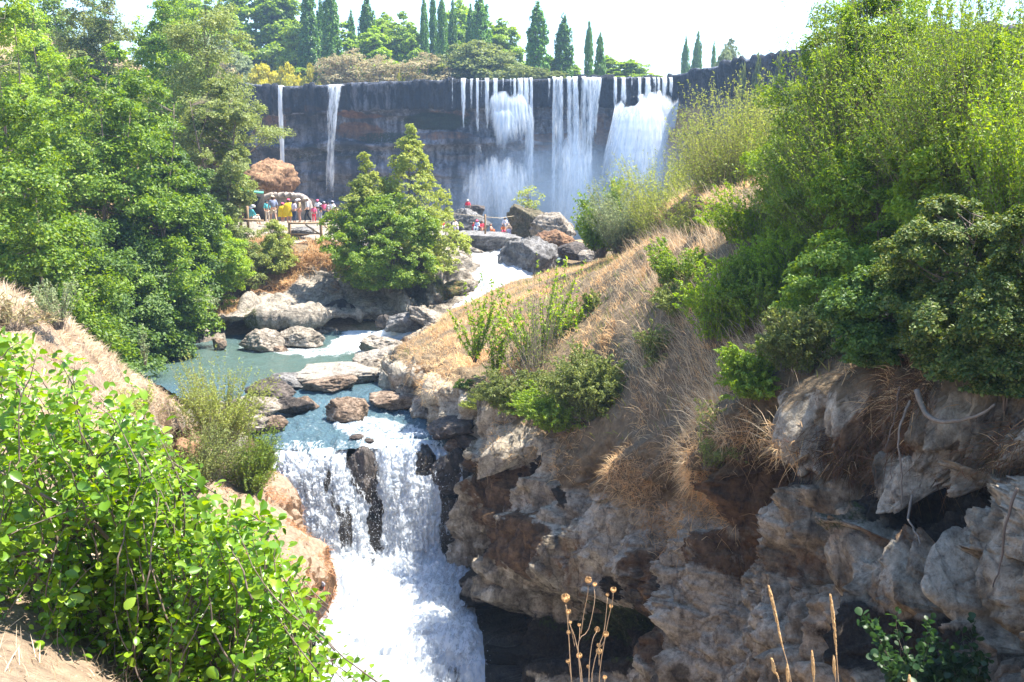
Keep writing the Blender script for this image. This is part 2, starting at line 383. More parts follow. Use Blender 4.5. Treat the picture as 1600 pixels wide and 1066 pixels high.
# scalloped potholes at the waterline of the far half
w3=worley(P*np.array([.9,.9,1.1]))
D-=face*sstep(5.6,6.4,s)*(1-sstep(8.5,9,s))*.75*np.clip(.62-w3,0,1)*1.6
jx=px+26*fbm(P*.7,4)+7*fbm(P*3,3); jy=py+26*fbm(P*.7+11,4)+7*fbm(P*3+5,3)
FE=[ # x,y,rx,ry,ang,amp,power
(812,765,44,90,8,1.2,3),(800,700,45,32,-15,1.0,3),(755,800,16,75,14,.7,3),(762,905,60,62,25,1.1,4),(790,872,24,34,0,-1.9,3),(862,868,75,55,25,1.3,4),(870,795,60,55,0,.5,2),
(850,725,16,45,0,-1.1,3),(905,745,14,70,0,-.9,3),(880,760,12,80,0,.5,3),(945,770,16,80,0,-.7,3),(960,870,45,90,10,.6,3),(900,985,170,52,8,-2.6,4),(1010,880,26,110,8,.9,3),(985,960,20,70,0,-1.1,3),(1045,960,30,130,-12,1.1,3),(1075,930,10,120,-18,-.9,2),
(1130,940,75,120,-22,1.2,4),(700,640,55,50,0,.5,2),(1215,640,45,50,0,-1.2,3),(1310,640,85,55,5,1.3,5),(1375,680,20,85,0,.8,3),(1290,760,95,62,0,-1.6,4),(1290,850,75,40,20,.9,4),(1245,760,10,70,0,-1.2,3),
(1230,670,60,40,40,.7,4),(1500,810,150,70,5,-2.6,4),(1540,925,120,40,0,1.1,5),(1500,660,120,45,-5,.6,3),(1530,725,70,45,0,.7,4),(1150,800,60,60,0,.3,2),(1420,760,30,140,0,-.6,2),(1420,980,60,60,0,-.6,2)]
for (x,y,rx,ry,an,am,pw) in FE:
    D+=face*am*(.20+.32*sstep(2.6,4.4,s))*blob(jx,jy,x,y,rx,ry,an,pw)**.6*sstep(0,.5,face)
D+=face*.07*ridge(P*3.1,4)+.03*fbm(P*7,3)
wj=P+.25*np.stack([fbm(P*1.1,3),fbm(P*1.1+7,3),fbm(P*1.1+19,3)],-1)
fac=face*(.25+.75*sstep(4.6,3.2,s)); D+=fac*(.5*facets(wj*np.array([.85,.85,.55]),.75,.25)+.2*facets(wj*np.array([2.0,2.0,1.5]),.7,.3)+.11*facets(wj*4.6,.6,.3)+.04*facets(wj*10,.6,.3))
D+=(face-fac)*(.10*facets(wj*np.array([1.6,1.6,.9]),.6,.2)+.05*facets(wj*4.2,.6,.25))
P=P+N*D[...,None]
# small fine relief
N2=orient(normals(P),P,(-20,5,10))
jx2=px+18*fbm(P*1.3,4)+9*fbm(P*5,3); jy2=py+18*fbm(P*1.3+9,4)+9*fbm(P*5+3,3)
def patch(lst):
    m=np.zeros_like(px)
    for (x,y,rx,ry,an,am) in lst: m=np.maximum(m,am*np.clip(blob(jx2,jy2,x,y,rx,ry,an,2)*1.6,0,1))
    return m
pale=patch([(700,620,150,70,20,.8),(800,695,42,28,-10,1),(748,790,18,80,14,1),(850,700,70,70,0,.7),(905,800,60,70,0,.65),(930,700,60,50,0,.5),(835,815,60,20,10,.8),(1000,850,45,80,0,.6),(1110,930,70,150,-24,1),(1130,860,80,60,0,.7),(1160,1010,70,90,0,.8),(1310,640,80,62,5,1),(1375,690,20,85,0,.9),(1230,680,45,40,35,.75),(1270,820,60,55,0,.8),(1350,760,60,60,0,.45),(1510,660,90,40,0,.5),(1530,725,60,40,0,.7),(1560,930,80,30,0,.6),(1250,980,80,60,0,.6),(785,875,14,14,0,1.2)])
brown=patch([(810,770,45,70,0,1),(860,860,60,60,20,.95),(900,640,160,55,15,.8),(1060,700,110,80,0,.25),(1050,960,35,120,-10,.8),(940,900,40,80,0,.5),(1200,760,40,130,0,.7),(1190,880,70,60,0,.6),(1420,640,90,50,0,.7),(700,560,90,35,15,.9),(1480,900,150,30,0,.5),(1300,900,80,40,0,.5)])
moss=patch([(735,800,20,50,0,.4),(950,960,70,30,0,.7),(1210,640,50,60,0,.7),(880,975,80,30,10,.7),(1150,650,60,60,0,.35),(1030,1010,60,50,0,.6),(1400,870,40,60,0,.5)])
dark=patch([(790,875,28,38,0,.8),(740,920,70,55,25,.65),(900,1010,190,70,5,1),(850,730,14,40,0,1),(907,750,14,65,0,.9),(1290,765,75,45,0,.75),(1215,640,45,45,0,.8),(1500,810,160,75,5,1),(1243,760,10,70,0,1),(985,960,18,70,0,.9),(1450,1010,170,60,0,.8),(945,780,14,70,0,.7),(760,640,18,22,0,.6),(1075,930,9,100,-18,.9),(1600,640,60,60,0,.6)])  # shade painted into the carved hollows and undercut, plus some dark rock
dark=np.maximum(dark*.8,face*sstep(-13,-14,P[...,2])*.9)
up=N2[...,2]
cover=np.clip((1-face)*1.2*sstep(7.6+2.5,7.6,s+0*c)+ (1-face)*sstep(.35,.7,up)*.8,0,1)
cover=np.maximum(cover,sstep(5.3,4.3,c+.35*fbm(P*.6,3))*sstep(5.5,4.6,s)*sstep(2.2,3.0,s)*.9)
wet=np.clip(face*sstep(6.5,7.4,s)*sstep(1.2,0.2,P[...,2]+9.6)*.7,0,1)
m_rock=mat_rock('canyon_rock',pale=(.64,.55,.42),mid=(.36,.29,.20),dark=(.075,.058,.042),brown=(.25,.15,.08),soil=(.26,.185,.105),sc=1.0,streak=.5,grime=.5)
M['rock']=m_rock
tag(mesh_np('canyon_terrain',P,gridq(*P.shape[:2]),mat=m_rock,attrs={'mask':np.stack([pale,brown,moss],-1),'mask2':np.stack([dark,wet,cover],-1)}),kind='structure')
RP,RSs,RCc,RN=P,s,c,N2; register(P)
# ------------------------------------------------------------------ left spur (our own side)
LS=[(-6,[(-30,-1.2),(-16,-1.4),(-8,-1.5),(-3,-1.6),(.9,-1.65),(2.4,-2.6),(2.9,-8),(3.0,-17)]),
 (1.4,[(-30,-.9),(-15,-1.2),(-8,-1.5),(-3.6,-1.7),(.2,-1.75),(1.6,-2.2),(1.9,-7),(2,-17)]),
 (2.4,[(-30,-.9),(-15,-1.2),(-8,-1.55),(-4,-1.85),(-1.9,-2.1),(-.9,-3.2),(-.6,-8),(-.6,-17)]),
 (4,[(-30,-.8),(-14,-1.3),(-8,-1.8),(-4.4,-2.3),(-2.3,-2.8),(-1.5,-4),(-1.1,-8),(-1,-17)]),
 (6,[(-30,-.6),(-15,-1.1),(-9,-2.0),(-5,-2.75),(-3.1,-3.2),(-2.2,-4.6),(-1.7,-9),(-1.6,-17)]),
 (10,[(-30,-.6),(-17,-.9),(-10,-1.6),(-7,-2.7),(-5,-4.0),(-3.6,-6.2),(-2.8,-10),(-2.6,-17)]),
 (15,[(-30,-2),(-19,-1.6),(-12,-1.4),(-8.1,-2.1),(-6.3,-4.2),(-4.8,-7),(-3.9,-11),(-3.6,-17)]),
 (19,[(-30,-5),(-20,-4.2),(-13,-2.8),(-9.1,-3.2),(-7.8,-5.2),(-6.8,-8.3),(-6.0,-11.5),(-5.8,-17)]),
 (23,[(-30,-9),(-21,-8),(-13.5,-5.6),(-9.8,-4.9),(-8.6,-6.9),(-6.6,-9.3),(-5.6,-10.9),(-5.5,-17)]),
 (27,[(-30,-12),(-21,-11),(-14,-9.3),(-10,-7.1),(-9.2,-8.2),(-7.6,-9.4),(-6.9,-10.6),(-6.8,-17)]),
 (31,[(-30,-12.5),(-21,-12),(-15,-10.6),(-11.6,-8.9),(-10.4,-8.9),(-9.2,-9.5),(-8.9,-10.6),(-8.8,-17)]),
 (36,[(-30,-12.5),(-22,-12),(-17,-11.3),(-12.8,-9.6),(-11.2,-9.2),(-9.8,-9.7),(-9,-11),(-8.6,-17)]),
 (41,[(-30,-13),(-22,-13),(-18,-12.6),(-14,-11.6),(-12,-11.3),(-10.6,-11.6),(-10,-12.4),(-9.6,-17)])]
ctrl=np.array([[(x,y,z) for x,z in r] for y,r in LS])
P,s,c=loft(ctrl,460,320,[1.2,.4,.5,.6,1,1.2,1,1,1.2,1.2,1,.8],[.5,.7,1,1.2,1.2,1.6,1])
N=orient(normals(P),P,(5,10,20)); px,py,dep=proj(P)
ff=sstep(4.6,5.6,c)
D=(1-ff)*.16*fbm(P*.7,5)+ff*(.55*ridge(P*np.array([.6,.6,.4]),5)+.2*fbm(P*1.6,4))
jx=px+20*fbm(P*.8,4); jy=py+20*fbm(P*.8+11,4)
D+=.3*blob(jx,jy,420,800,50,50,30,3)+.6*blob(jx,jy,460,900,46,75,0,3)-1.3*blob(jx,jy,480,1030,60,55,0,3)*sstep(18,21,P[...,1])-.8*blob(jx,jy,275,700,50,25,0,3)
D+=.03*fbm(P*6,3)
P=P+N*D[...,None]; N2=orient(normals(P),P,(5,10,20)); up=N2[...,2]
jx2=px+14*fbm(P*1.3,4); jy2=py+14*fbm(P*1.3+9,4)
cover=np.clip(sstep(.25,.6,up),0,1)*(1-sstep(9.3,9.9,s))
pale=np.clip(sstep(9.5,10,s),0,1)*.9
brown=np.maximum(ff*.75,patch([(450,850,80,120,0,1),(290,700,60,40,0,1)]))
dark=patch([(490,1040,60,60,0,1),(270,710,20,20,0,.8)]); dark=np.where(P[...,1]>18,dark,0)  # shade painted under the bank's overhang and in its small hollow
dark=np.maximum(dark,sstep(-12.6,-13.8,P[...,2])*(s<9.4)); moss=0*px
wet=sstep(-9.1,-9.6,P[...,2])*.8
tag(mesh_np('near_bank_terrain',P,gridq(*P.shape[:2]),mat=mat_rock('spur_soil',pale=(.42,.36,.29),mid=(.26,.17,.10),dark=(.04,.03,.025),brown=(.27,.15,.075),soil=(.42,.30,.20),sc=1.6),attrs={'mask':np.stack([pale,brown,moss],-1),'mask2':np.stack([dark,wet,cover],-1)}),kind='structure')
LP,LSs,LCc,LN=P,s,c,N2; register(P)
# ------------------------------------------------------------------ far side bank with terrace (mid bank)
BS=[[(-40,75,1.5),W(-60,330,66),W(-60,440,58),W(-60,500,56),W(-50,520,54),W(-50,530,53),W(-50,540,53),W(-50,566,48),(-26,47,-13)],
 [(-32,78,-1),W(120,330,70),W(140,420,60),W(150,465,57),W(150,498,55),W(150,510,53),W(150,525,53.5),W(150,560,48.6),(-20,47,-13)],
 [(-28,80,-4.5),W(240,350,75),W(245,405,61),W(245,450,57.5),W(245,490,54.5),W(245,502,51.8),W(250,518,53.2),W(255,553,49.4),(-18,47.5,-13)],
 [(-25,82,-4.8),W(330,345,74),W(335,385,61),W(330,450,57),W(330,484,54),W(330,495,51.4),W(330,510,53.2),W(330,549,49.6),(-15.5,48,-13)],
 [(-18,84,-5.2),W(430,345,75),W(435,376,60.8),W(430,440,57.5),W(430,474,54.5),W(430,494,51.2),W(430,512,52.4),W(430,546,50),(-12.5,48.5,-13)],
 [(-12,86,-5.8),W(520,346,75),W(515,378,61.2),W(520,430,58.5),W(520,470,56.6),W(520,488,53.4),W(520,508,54),W(520,530,53),(-10,51,-12.5)],
 [(-9,88,-6.2),W(600,352,76),W(605,388,63),W(600,440,58.8),W(600,472,57.2),W(600,488,55.4),W(600,500,55.8),W(600,514,54.4),(-7.3,52.5,-11.5)],
 [(-6,88,-6.4),W(660,358,78),W(655,388,64),W(655,428,59.5),W(668,450,57.8),W(675,468,56.2),W(682,480,56),W(690,490,55),(-4.2,53.5,-11)],
 [(-4,88,-6.6),W(700,364,78),W(698,386,64.5),W(712,412,61),W(724,432,59.5),W(727,448,58),W(730,464,57.3),W(736,474,56.8),(-2.4,55,-10.5)],
 [(-2,88,-6.8),W(740,366,78),W(730,388,68),W(738,400,64.5),W(745,415,63.5),W(755,432,62),W(760,446,61),W(765,456,60),(-1.2,58,-10.5)]]
ctrl=np.array(BS,float)
P,s,c=loft(ctrl,420,300,[.8,.8,1,1.2,1.2,1.1,1,.8,.6],[.5,.8,1.5,1.3,1,1,1.2,.6])
N=orient(normals(P),P,(0,0,15)); px,py,dep=proj(P); N_=N
f=sstep(1.9,2.5,c); g=sstep(5.3,6.6,s)
D=f*(.35*fbm(P*.35,5)+.22*ridge(P*np.array([.5,.5,1.6]),5))+f*g*(.55*ridge((P@np.array([[.8,0,-.6],[0,1,0],[.6,0,.8]]))*np.array([.5,.3,.16]),4))
D+=.1*(1-f)*fbm(P*.5,4)
jx=px+8*fbm(P*.5,4); jy=py+6*fbm(P*.5+11,4)
for (x,y,rx,ry,an,am,pw) in [(378,525,24,26,0,-2.6,4),(450,497,70,9,-3,.5,4),(235,520,30,28,0,-1.6,4),(560,508,60,10,0,-1.8,4),(300,525,34,24,0,.5,4),(620,465,16,40,-40,.9,3),(650,455,10,40,-35,-.7,3),(675,440,14,36,-25,.8,3),(700,425,30,10,0,.6,4),(708,443,26,8,0,-.6,4),(712,455,24,12,0,.5,4),]:
    D+=am*blob(jx,jy,x,y,rx,ry,an,pw)**.7
D+=f*.06*ridge(P*2.2,4)
wj=P+.5*np.stack([fbm(P*.5,3),fbm(P*.5+7,3),fbm(P*.5+19,3)],-1)
D+=f*(.34*facets(wj*np.array([.38,.38,.8]),.6,.25)+.16*facets(wj*np.array([.9,.9,2.0]),.6,.25)+.06*facets(wj*2.4,.6,.25))
P=P+N*D[...,None]; N2=orient(normals(P),P,(0,0,15)); up=N2[...,2]
jx2=px+9*fbm(P*.6,4); jy2=py+7*fbm(P*.6+9,4)
pale=patch([(450,470,160,60,0,.9),(560,440,110,40,0,.75),(630,460,60,60,0,1),(690,430,50,40,0,.8),(330,490,100,22,0,.7),(450,365,300,25,0,.9),(620,380,150,20,0,.8)])
brown=patch([(420,430,60,40,0,.9),(500,395,60,25,0,.9),(665,410,22,25,0,.9),(360,455,60,30,0,.7),(520,450,25,15,0,.5),(700,462,22,10,0,.6)])
dark=patch([(378,528,20,24,0,1),(560,508,70,12,0,1),(150,520,120,60,0,.9),(300,535,30,20,0,.7),(712,444,20,5,0,.9),(430,528,20,10,0,.6),(640,500,20,8,0,.8)])  # shade painted into the little cave, overhangs and clefts of the bank
moss=patch([(300,520,18,30,0,.8),(590,495,60,10,0,.4),(700,462,30,12,0,.6),(395,495,20,8,0,.6)])
cover=np.clip(patch([(430,410,60,45,0,.9),(510,395,50,25,0,.8),(330,440,60,60,0,.7),(200,440,120,60,0,.8)]),0,1)*sstep(.1,.4,up+.3)
cover=np.maximum(cover,sstep(2.4,1.6,c)*sstep(2.2,1.2,s))
wet=sstep(-8.9,-9.4,P[...,2])*.8
m_bank=mat_rock('bank_rock',pale=(.46,.40,.32),mid=(.28,.23,.17),dark=(.06,.05,.045),brown=(.36,.2,.09),moss=(.12,.13,.03),soil=(.28,.20,.11),sc=.75,streak=1.7)
tag(mesh_np('far_bank_terrain',P,gridq(*P.shape[:2]),mat=m_bank,attrs={'mask':np.stack([pale,brown,moss],-1),'mask2':np.stack([dark,wet,cover],-1)}),kind='structure')
BP,BSs,BCc,BN=P,s,c,N2; register(P)
# ------------------------------------------------------------------ main fall cliff
ST_=[(-300,175,150),(60,150,147),(300,134,144),(370,131,142.5),(450,135,141.5),(540,131,140.8),(640,127,140.2),(760,125,140),(900,123,140),(980,121,141),(1040,122,143.5),(1060,116,141),(1105,107,133),(1180,92,121),(1250,82,111),(1320,68,102),(1450,48,93),(1700,40,80)]
PR=[(9,-.3),(4,0),(0,0),(.1,-1.9),(.15,-3.7),(1.6,-4.3),(1.9,-7),(1.0,-8.6),(2.4,-9.6),(2.0,-13),(2.8,-14),(2.4,-18),(3.,-26)]
R3=[]; A=np.array([W(*q) for q in ST_])
for i,a in enumerate(A):
    t=A[min(i+1,len(A)-1)]-A[max(i-1,0)]; nrm=np.array([-t[1],t[0],0]); nrm/=np.linalg.norm(nrm)   # away from the viewer
    R3.append([a+nrm*o+np.array([0,0,z]) for o,z in PR])
ctrl=np.array(R3)
P,s,c=loft(ctrl,900,260,[2,1.2,.8,1,1.2,1.4,1.6,1.8,1.1,.9,.4,.8,1,.9,.9,1,1.2],[.4,.5,1.4,1.4,.9,1.4,1.2,.9,1.6,.7,1.4,1.2])
N=orient(normals(P),P,(0,0,0)); px,py,dep=proj(P)
t_=np.cumsum(np.r_[0,np.linalg.norm(np.diff(P[:,2,:2],axis=0),axis=1)])[:,None]+0*c
band=sstep(1.9,2.1,c)*(1-sstep(4,4.4,c)); low=sstep(4.2,4.8,c)
q=np.stack([t_*.75,0*t_,P[...,2]*.06],-1); a1,a2=worley(q,True)
cw=_h(np.floor(t_*.42+.6*vn(np.stack([t_*.3,0*t_,0*t_],-1))).astype(np.int64),np.zeros(t_.shape,int),np.zeros(t_.shape,int))
D=band*(.9*(cw-.5)+.35*np.clip((a2-a1)*3,0,1)+.15*fbm(P*1.2,3))+low*(1.3*fbm(P*np.array([.12,.12,.22]),5)+.7*ridge(P*np.array([.12,.12,.7]),4))
D+=(1-low)*(c<2.2)*.1*fbm(P,3)
P=P+N*D[...,None]
z=P[...,2]; jx2=px+10*fbm(P*.25,4); jy2=py+6*fbm(P*.25+9,4)
P[...,2]+=(c<4.6)*(.12*fbm(np.stack([t_*.35,0*t_,0*t_],-1),4)+.12*(cw-.5))*sstep(-1,1,c)*sstep(4.5,3,c)
pale=patch([(583,146,34,22,0,.62),(545,215,22,12,0,.5),(400,150,40,16,0,.5),(430,165,20,8,0,.3),(400,215,30,10,0,.4)])
pale=np.maximum(pale,(np.abs(px-583)<36)*band*.62*(cw>.0))
brown=patch([(480,170,60,6,0,.7),(560,180,60,8,0,.6),(700,180,60,10,0,.5),(560,205,60,20,0,.6),(420,200,40,30,0,.5),(860,215,50,8,0,1),(950,212,30,14,0,1),(850,230,40,8,0,.7),(700,215,80,8,0,.5),(940,190,30,20,0,.5)])
moss=patch([(680,190,70,20,0,.8),(520,240,120,20,0,.5),(600,215,60,12,0,.6),(420,175,50,10,0,.4)])
dark=np.clip(.25+.5*fbm(P*.2,3),0,1)*low+band*.55
m_cl=mat_rock('basalt_cliff',pale=(.24,.26,.32),mid=(.05,.056,.075),dark=(.016,.02,.03),brown=(.20,.11,.065),moss=(.03,.045,.02),sc=.3,streak=.22,grime=.4)
tag(mesh_np('waterfall_cliff_terrain',P,gridq(*P.shape[:2]),mat=m_cl,attrs={'mask':np.stack([pale,brown,moss],-1),'mask2':np.stack([dark,0*dark,0*dark],-1)}),kind='structure')
CP,Cs,Cc=P,s,c
# ------------------------------------------------------------------ water
def mat_foam(name,sx=2.2,sy=.35,thr=(.42,.56),blue=(.42,.62,.86),white=(.93,.96,.98),amt=.85,trans=.35,soft=False):
    """falling white water: 'flow' = (u metres across, v metres along, density)"""
    k=NT(name); a=k.n('ShaderNodeAttribute',{'attribute_name':'flow'}); s=k.n('ShaderNodeSeparateXYZ',None,Vector=a.outputs['Vector'])
    vec=k.n('ShaderNodeCombineXYZ',None,i0=k.math('MULTIPLY',s.outputs[0],sx),i1=k.math('MULTIPLY',s.outputs[1],sy),i2=0.0)
    n1=k.noise(vec,1.0,7,.62,.4); 
    vec2=k.n('ShaderNodeCombineXYZ',None,i0=k.math('MULTIPLY',s.outputs[0],sx*3.4),i1=k.math('MULTIPLY',s.outputs[1],sy*5),i2=3.0)
    n2=k.noise(vec2,1.0,6,.7,.2)
    mixn=k.math('ADD',k.math('MULTIPLY',n1.outputs[0],.6),k.math('MULTIPLY',n2.outputs[0],.4))
    f=k.math('ADD',mixn,k.math('MULTIPLY',k.math('SUBTRACT',s.outputs[2],.5),amt))
    al=k.ramp(f,[(thr[0],0.),(thr[1],1.)],'EASE')
    cn=k.ramp(n2.outputs[0],[(.36,blue),(.56,white)])
    b=k.bsdf(cn,.55,k.bump(mixn,.5,.15),.3); t=k.n('ShaderNodeBsdfTranslucent',None,Color=white)
    m=k.n('ShaderNodeMixShader',None,Fac=trans,i1=b,i2=t)
    tr=k.n('ShaderNodeBsdfTransparent')
    return k.done(k.n('ShaderNodeMixShader',None,Fac=al,i1=tr,i2=m))
def mat_river():
    k=NT('river_water'); p=k.pos(); a=k.n('ShaderNodeAttribute',{'attribute_name':'flow'}); s=k.n('ShaderNodeSeparateXYZ',None,Vector=a.outputs['Vector'])
    n1=k.noise(p,1.5,8,.7,.9); n2=k.noise(k.pos((1,.55,1)),9,7,.75,.6); n3=k.noise(p,22,4,.6)
    f=k.math('ADD',k.math('ADD',k.math('MULTIPLY',n1.outputs[0],.45),k.math('MULTIPLY',n2.outputs[0],.55)),k.math('MULTIPLY',k.math('SUBTRACT',s.outputs[2],.5),.8))
    fo=k.ramp(f,[(.48,0.),(.60,.55),(.78,1.)])
    teal=k.mix(s.outputs[0],(.07,.12,.16),(.075,.115,.09))
    teal=k.mix(k.ramp(n2.outputs[0],[(.35,0.),(.7,.5)]),teal,(.13,.23,.22))
    h=k.math('ADD',k.math('MULTIPLY',n2.outputs[0],.7),k.math('MULTIPLY',n3.outputs[0],.3))
    col=k.mix(fo,teal,(.93,.96,.98)); ro=k.math('ADD',.09,k.math('MULTIPLY',fo,.5))
    b=k.bsdf(col,ro,k.bump(h,.9,.2),.5); b.inputs['IOR'].default_value=1.33
    return k.done(b)
M['river']=mat_river()
def foam_patch(px,py,lst):
    m=np.zeros_like(px)
    for (x,y,rx,ry,an,am) in lst: m=np.maximum(m,am*np.clip(blob(px,py,x,y,rx,ry,an,2)*1.5,0,1))
    return m
# pool + rapids
yy=np.linspace(31.35,53.5,300); u=np.linspace(0,1,260)
xl=np.interp(yy,[31.3,34,36,40,44,50,54],[-8.15,-10.2,-12,-15,-22,-25,-25]); xr=np.interp(yy,[31.3,34,36,40,44,50,54],[-1.75,-.9,-1.4,-3.2,-4.5,-3.6,-3.6])
X=xl[:,None]+(xr-xl)[:,None]*u; Y=yy[:,None]+0*X
zb=np.interp(yy,[31.35,31.7,33,35,38,41,54],[-9.78,-9.68,-9.66,-9.62,-9.53,-9.5,-9.5])
rap=sstep(41.5,37.5,Y)
lipk=sstep(34.5,31.35,Y)
Y=Y+lipk*(np.interp(X,[-8,-6.4,-5,-3.3,-1.7],[.25,.15,.35,.75,.85])+.22*fbm(np.stack([X*.9,0*X,0*X],-1),4))
P=np.stack([X,Y,zb[:,None]+0*X],-1)
P[...,2]+=rap*(.30*fbm(np.stack([X*.9,Y*.7,0*X],-1),4)+.10*ridge(np.stack([X*2.4,Y*1.6,0*X],-1),3))+(1-rap)*.04*fbm(np.stack([X*1.5,Y*1.5,0*X],-1),3)
px,py,_=proj(P); jx=px+16*fbm(P*.9,4); jy=py+8*fbm(P*.9+5,4)
fo=foam_patch(jx,jy,[(590,668,120,26,8,.75),(470,690,60,14,0,.3),(500,655,70,16,0,.5),(620,640,60,22,20,.6),(560,628,50,10,0,.5),(480,548,150,10,2,.75),(560,530,60,22,-12,1.0),(600,700,60,20,0,.8),(680,712,60,18,0,.6),(450,708,40,10,0,.65),(690,680,30,12,0,.4),(640,560,60,20,0,.5),(540,600,60,8,0,.3),(640,605,50,10,0,.3)])
fo=np.maximum(fo,.62*sstep(33.2,31.9,Y)); fo=np.maximum(fo*.78,.40*rap)
g=sstep(39.5,42,Y)*(1-sstep(48.5,50.5,Y)*.4)
tag(mesh_np('river_water',P,gridq(*P.shape[:2]),mat=M['river'],attrs={'flow':np.stack([g,0*g,fo],-1)}),kind='structure')
# lower fall
FS=[[W(428,700,32.6),W(430,706,31.7),W(428,745,31.1),W(446,800,30.8),W(480,880,30.3),W(500,925,29.3),W(495,1000,26.4),W(480,1100,23.4),W(430,1400,16),W(300,2300,9)],
 [W(500,698,32.6),W(500,705,31.6),W(506,745,31.0),W(520,800,30.7),W(545,880,30.2),W(560,925,29.0),W(550,1000,26.2),W(540,1100,23.3),W(540,1400,16),W(450,2300,9)],
 [W(565,692,32.8),W(566,698,31.9),W(572,742,31.4),W(585,800,31.0),W(602,880,30.4),W(615,925,29.2),W(620,1000,26.3),W(620,1100,23.3),W(660,1400,16),W(620,2300,9)],
 [W(640,686,33),W(641,692,32.2),W(645,738,31.3),W(650,800,30.9),W(662,880,30.4),W(675,925,29.4),W(690,1000,26.4),W(695,1100,23.3),W(780,1400,16),W(800,2300,9)],
 [W(722,690,32.9),W(722,698,32.3),W(722,745,31.6),W(730,800,31.2),W(738,880,30.7),W(735,925,29.9),W(752,1000,26.8),W(768,1100,23.6),W(900,1400,16.4),W(980,2300,9.2)]]
ctrl=np.array(FS); ctrl[:,4:,2]=np.minimum(ctrl[:,4:,2],-12.6)
P,s,c=loft(ctrl,330,620,None,[.6,1.2,1.5,2,1.2,2.2,2.2,2,1.5])
N=orient(normals(P),P,(0,10,10))
U=P[...,0]; V=np.concatenate([np.zeros((P.shape[0],1)),np.cumsum(np.linalg.norm(np.diff(P,axis=1),axis=2),1)],1)
V=V.mean(0)[None]+0*U
st=np.stack([U*1.9,V*.5,0*U],-1); fallp=sstep(.7,1.6,c)*(1-sstep(4.6,5.4,c)); rapd=sstep(4.2,5.3,c)
P0=P.copy()
D=fallp*(.30*fbm(st,5)+.06*ridge(np.stack([U*5,V*1.3,0*U],-1),4)+.13*fbm(np.stack([U*9,V*4.5,0*U],-1),4)+.06*fbm(np.stack([U*22,V*14,0*U],-1),3))
D+=rapd*(.55*fbm(P*np.array([.7,.5,.7]),5)+.14*ridge(P*1.9,4)+.07*fbm(P*6,3))+.5*blob(c,s*2,4.7,4,1.0,6,0,2)
D-=.25*(1-fallp)*(1-rapd)*0
P=P+N*D[...,None]
px,py,_=proj(P); jx=px+14*fbm(P*1.2,4); jy=py+18*fbm(P*1.2+5,4)
den=.82+0*px
for (x,y,rx,ry,an,am) in [(566,735,22,40,-20,.9),(588,810,16,60,-5,.6),(535,700,26,12,0,.4),(452,735,7,18,0,.3),(515,765,14,60,-8,.42),(540,830,18,60,-6,.4),(662,722,17,30,0,1.0),(700,760,26,60,0,.55),(705,840,30,60,0,.42),(575,880,20,40,0,.3),(630,745,10,40,0,.25),(480,800,14,60,-10,.25),(700,1060,50,40,0,.3),(600,1030,16,14,0,.35),(560,1010,10,8,0,.3),(665,1000,20,12,0,.25)]:
    den=den-am*np.clip(blob(jx,jy,x,y,rx,ry,an,2)*1.3,0,1)
M['foam']=mat_foam('white_water',2.4,.5,(.38,.52),blue=(.58,.70,.86),amt=1.0,trans=.55)
M['sprayveil']=mat_foam('spray_veil',9,3.2,(.47,.56),blue=(.88,.93,.98),amt=1.0,trans=.6)
tag(mesh_np('falling_river_water',P,gridq(*P.shape[:2]),mat=M['foam'],attrs={'flow':np.stack([U,V,den],-1)}),kind='structure')
P2=P0+N*(D+.24+.12*fbm(P0*1.6,3))[...,None]; sd=.50+.06*rapd-.35*np.clip((.86-den)*1.2,0,1)-.5*sstep(.6,.0,c)-.25*(1-np.clip(np.minimum(s,4-s)*2.5,0,1)); i_=np.arange(0,330,2); j_=np.arange(0,620,2)
tag(mesh_np('fall_spray_water',P2[np.ix_(i_,j_)],gridq(len(i_),len(j_)),mat=M['sprayveil'],attrs={'flow':np.stack([U,V,sd],-1)[np.ix_(i_,j_)]}),kind='structure')
# dark wet rock behind the lower fall
i=np.arange(0,330,3); j=np.arange(0,620,3); B=P0[np.ix_(i,j)]-N[np.ix_(i,j)]*.42
ext=[B[0]+np.array([-.6,.3,-.3]),*B,B[-1]+np.array([.5,.6,-.1]),B[-1]+np.array([1.6,1.0,-.1])]; B=np.array(ext)
NB=orient(normals(B),B,(0,10,10)); B=B+NB*(.22*ridge(B*np.array([1,1,.6]),4)+.12*fbm(B*2,4))[...,None]
z=np.zeros(B.shape[:2])
tag(mesh_np('fall_ledge_terrain',B,gridq(*B.shape[:2]),mat=mat_rock('wet_rock',pale=(.2,.16,.12),mid=(.09,.07,.05),dark=(.03,.025,.022),sc=1.6),attrs={'mask':np.stack([z,z+.2,z+.15],-1),'mask2':np.stack([z+.45,z+.9,z],-1)}),kind='structure')
# gorge pool below everything
xs_=np.linspace(-9,13,110); ys_=np.linspace(2,31,130); X,Y=np.meshgrid(xs_,ys_,indexing='ij')
P=np.stack([X,Y,-14.95+.06*fbm(np.stack([X,Y,0*X],-1),4)],-1)
tag(mesh_np('gorge_water',P,gridq(110,130),mat=M['river'],attrs={'flow':np.stack([0*X,0*X,.25+0*X],-1)}),kind='structure')
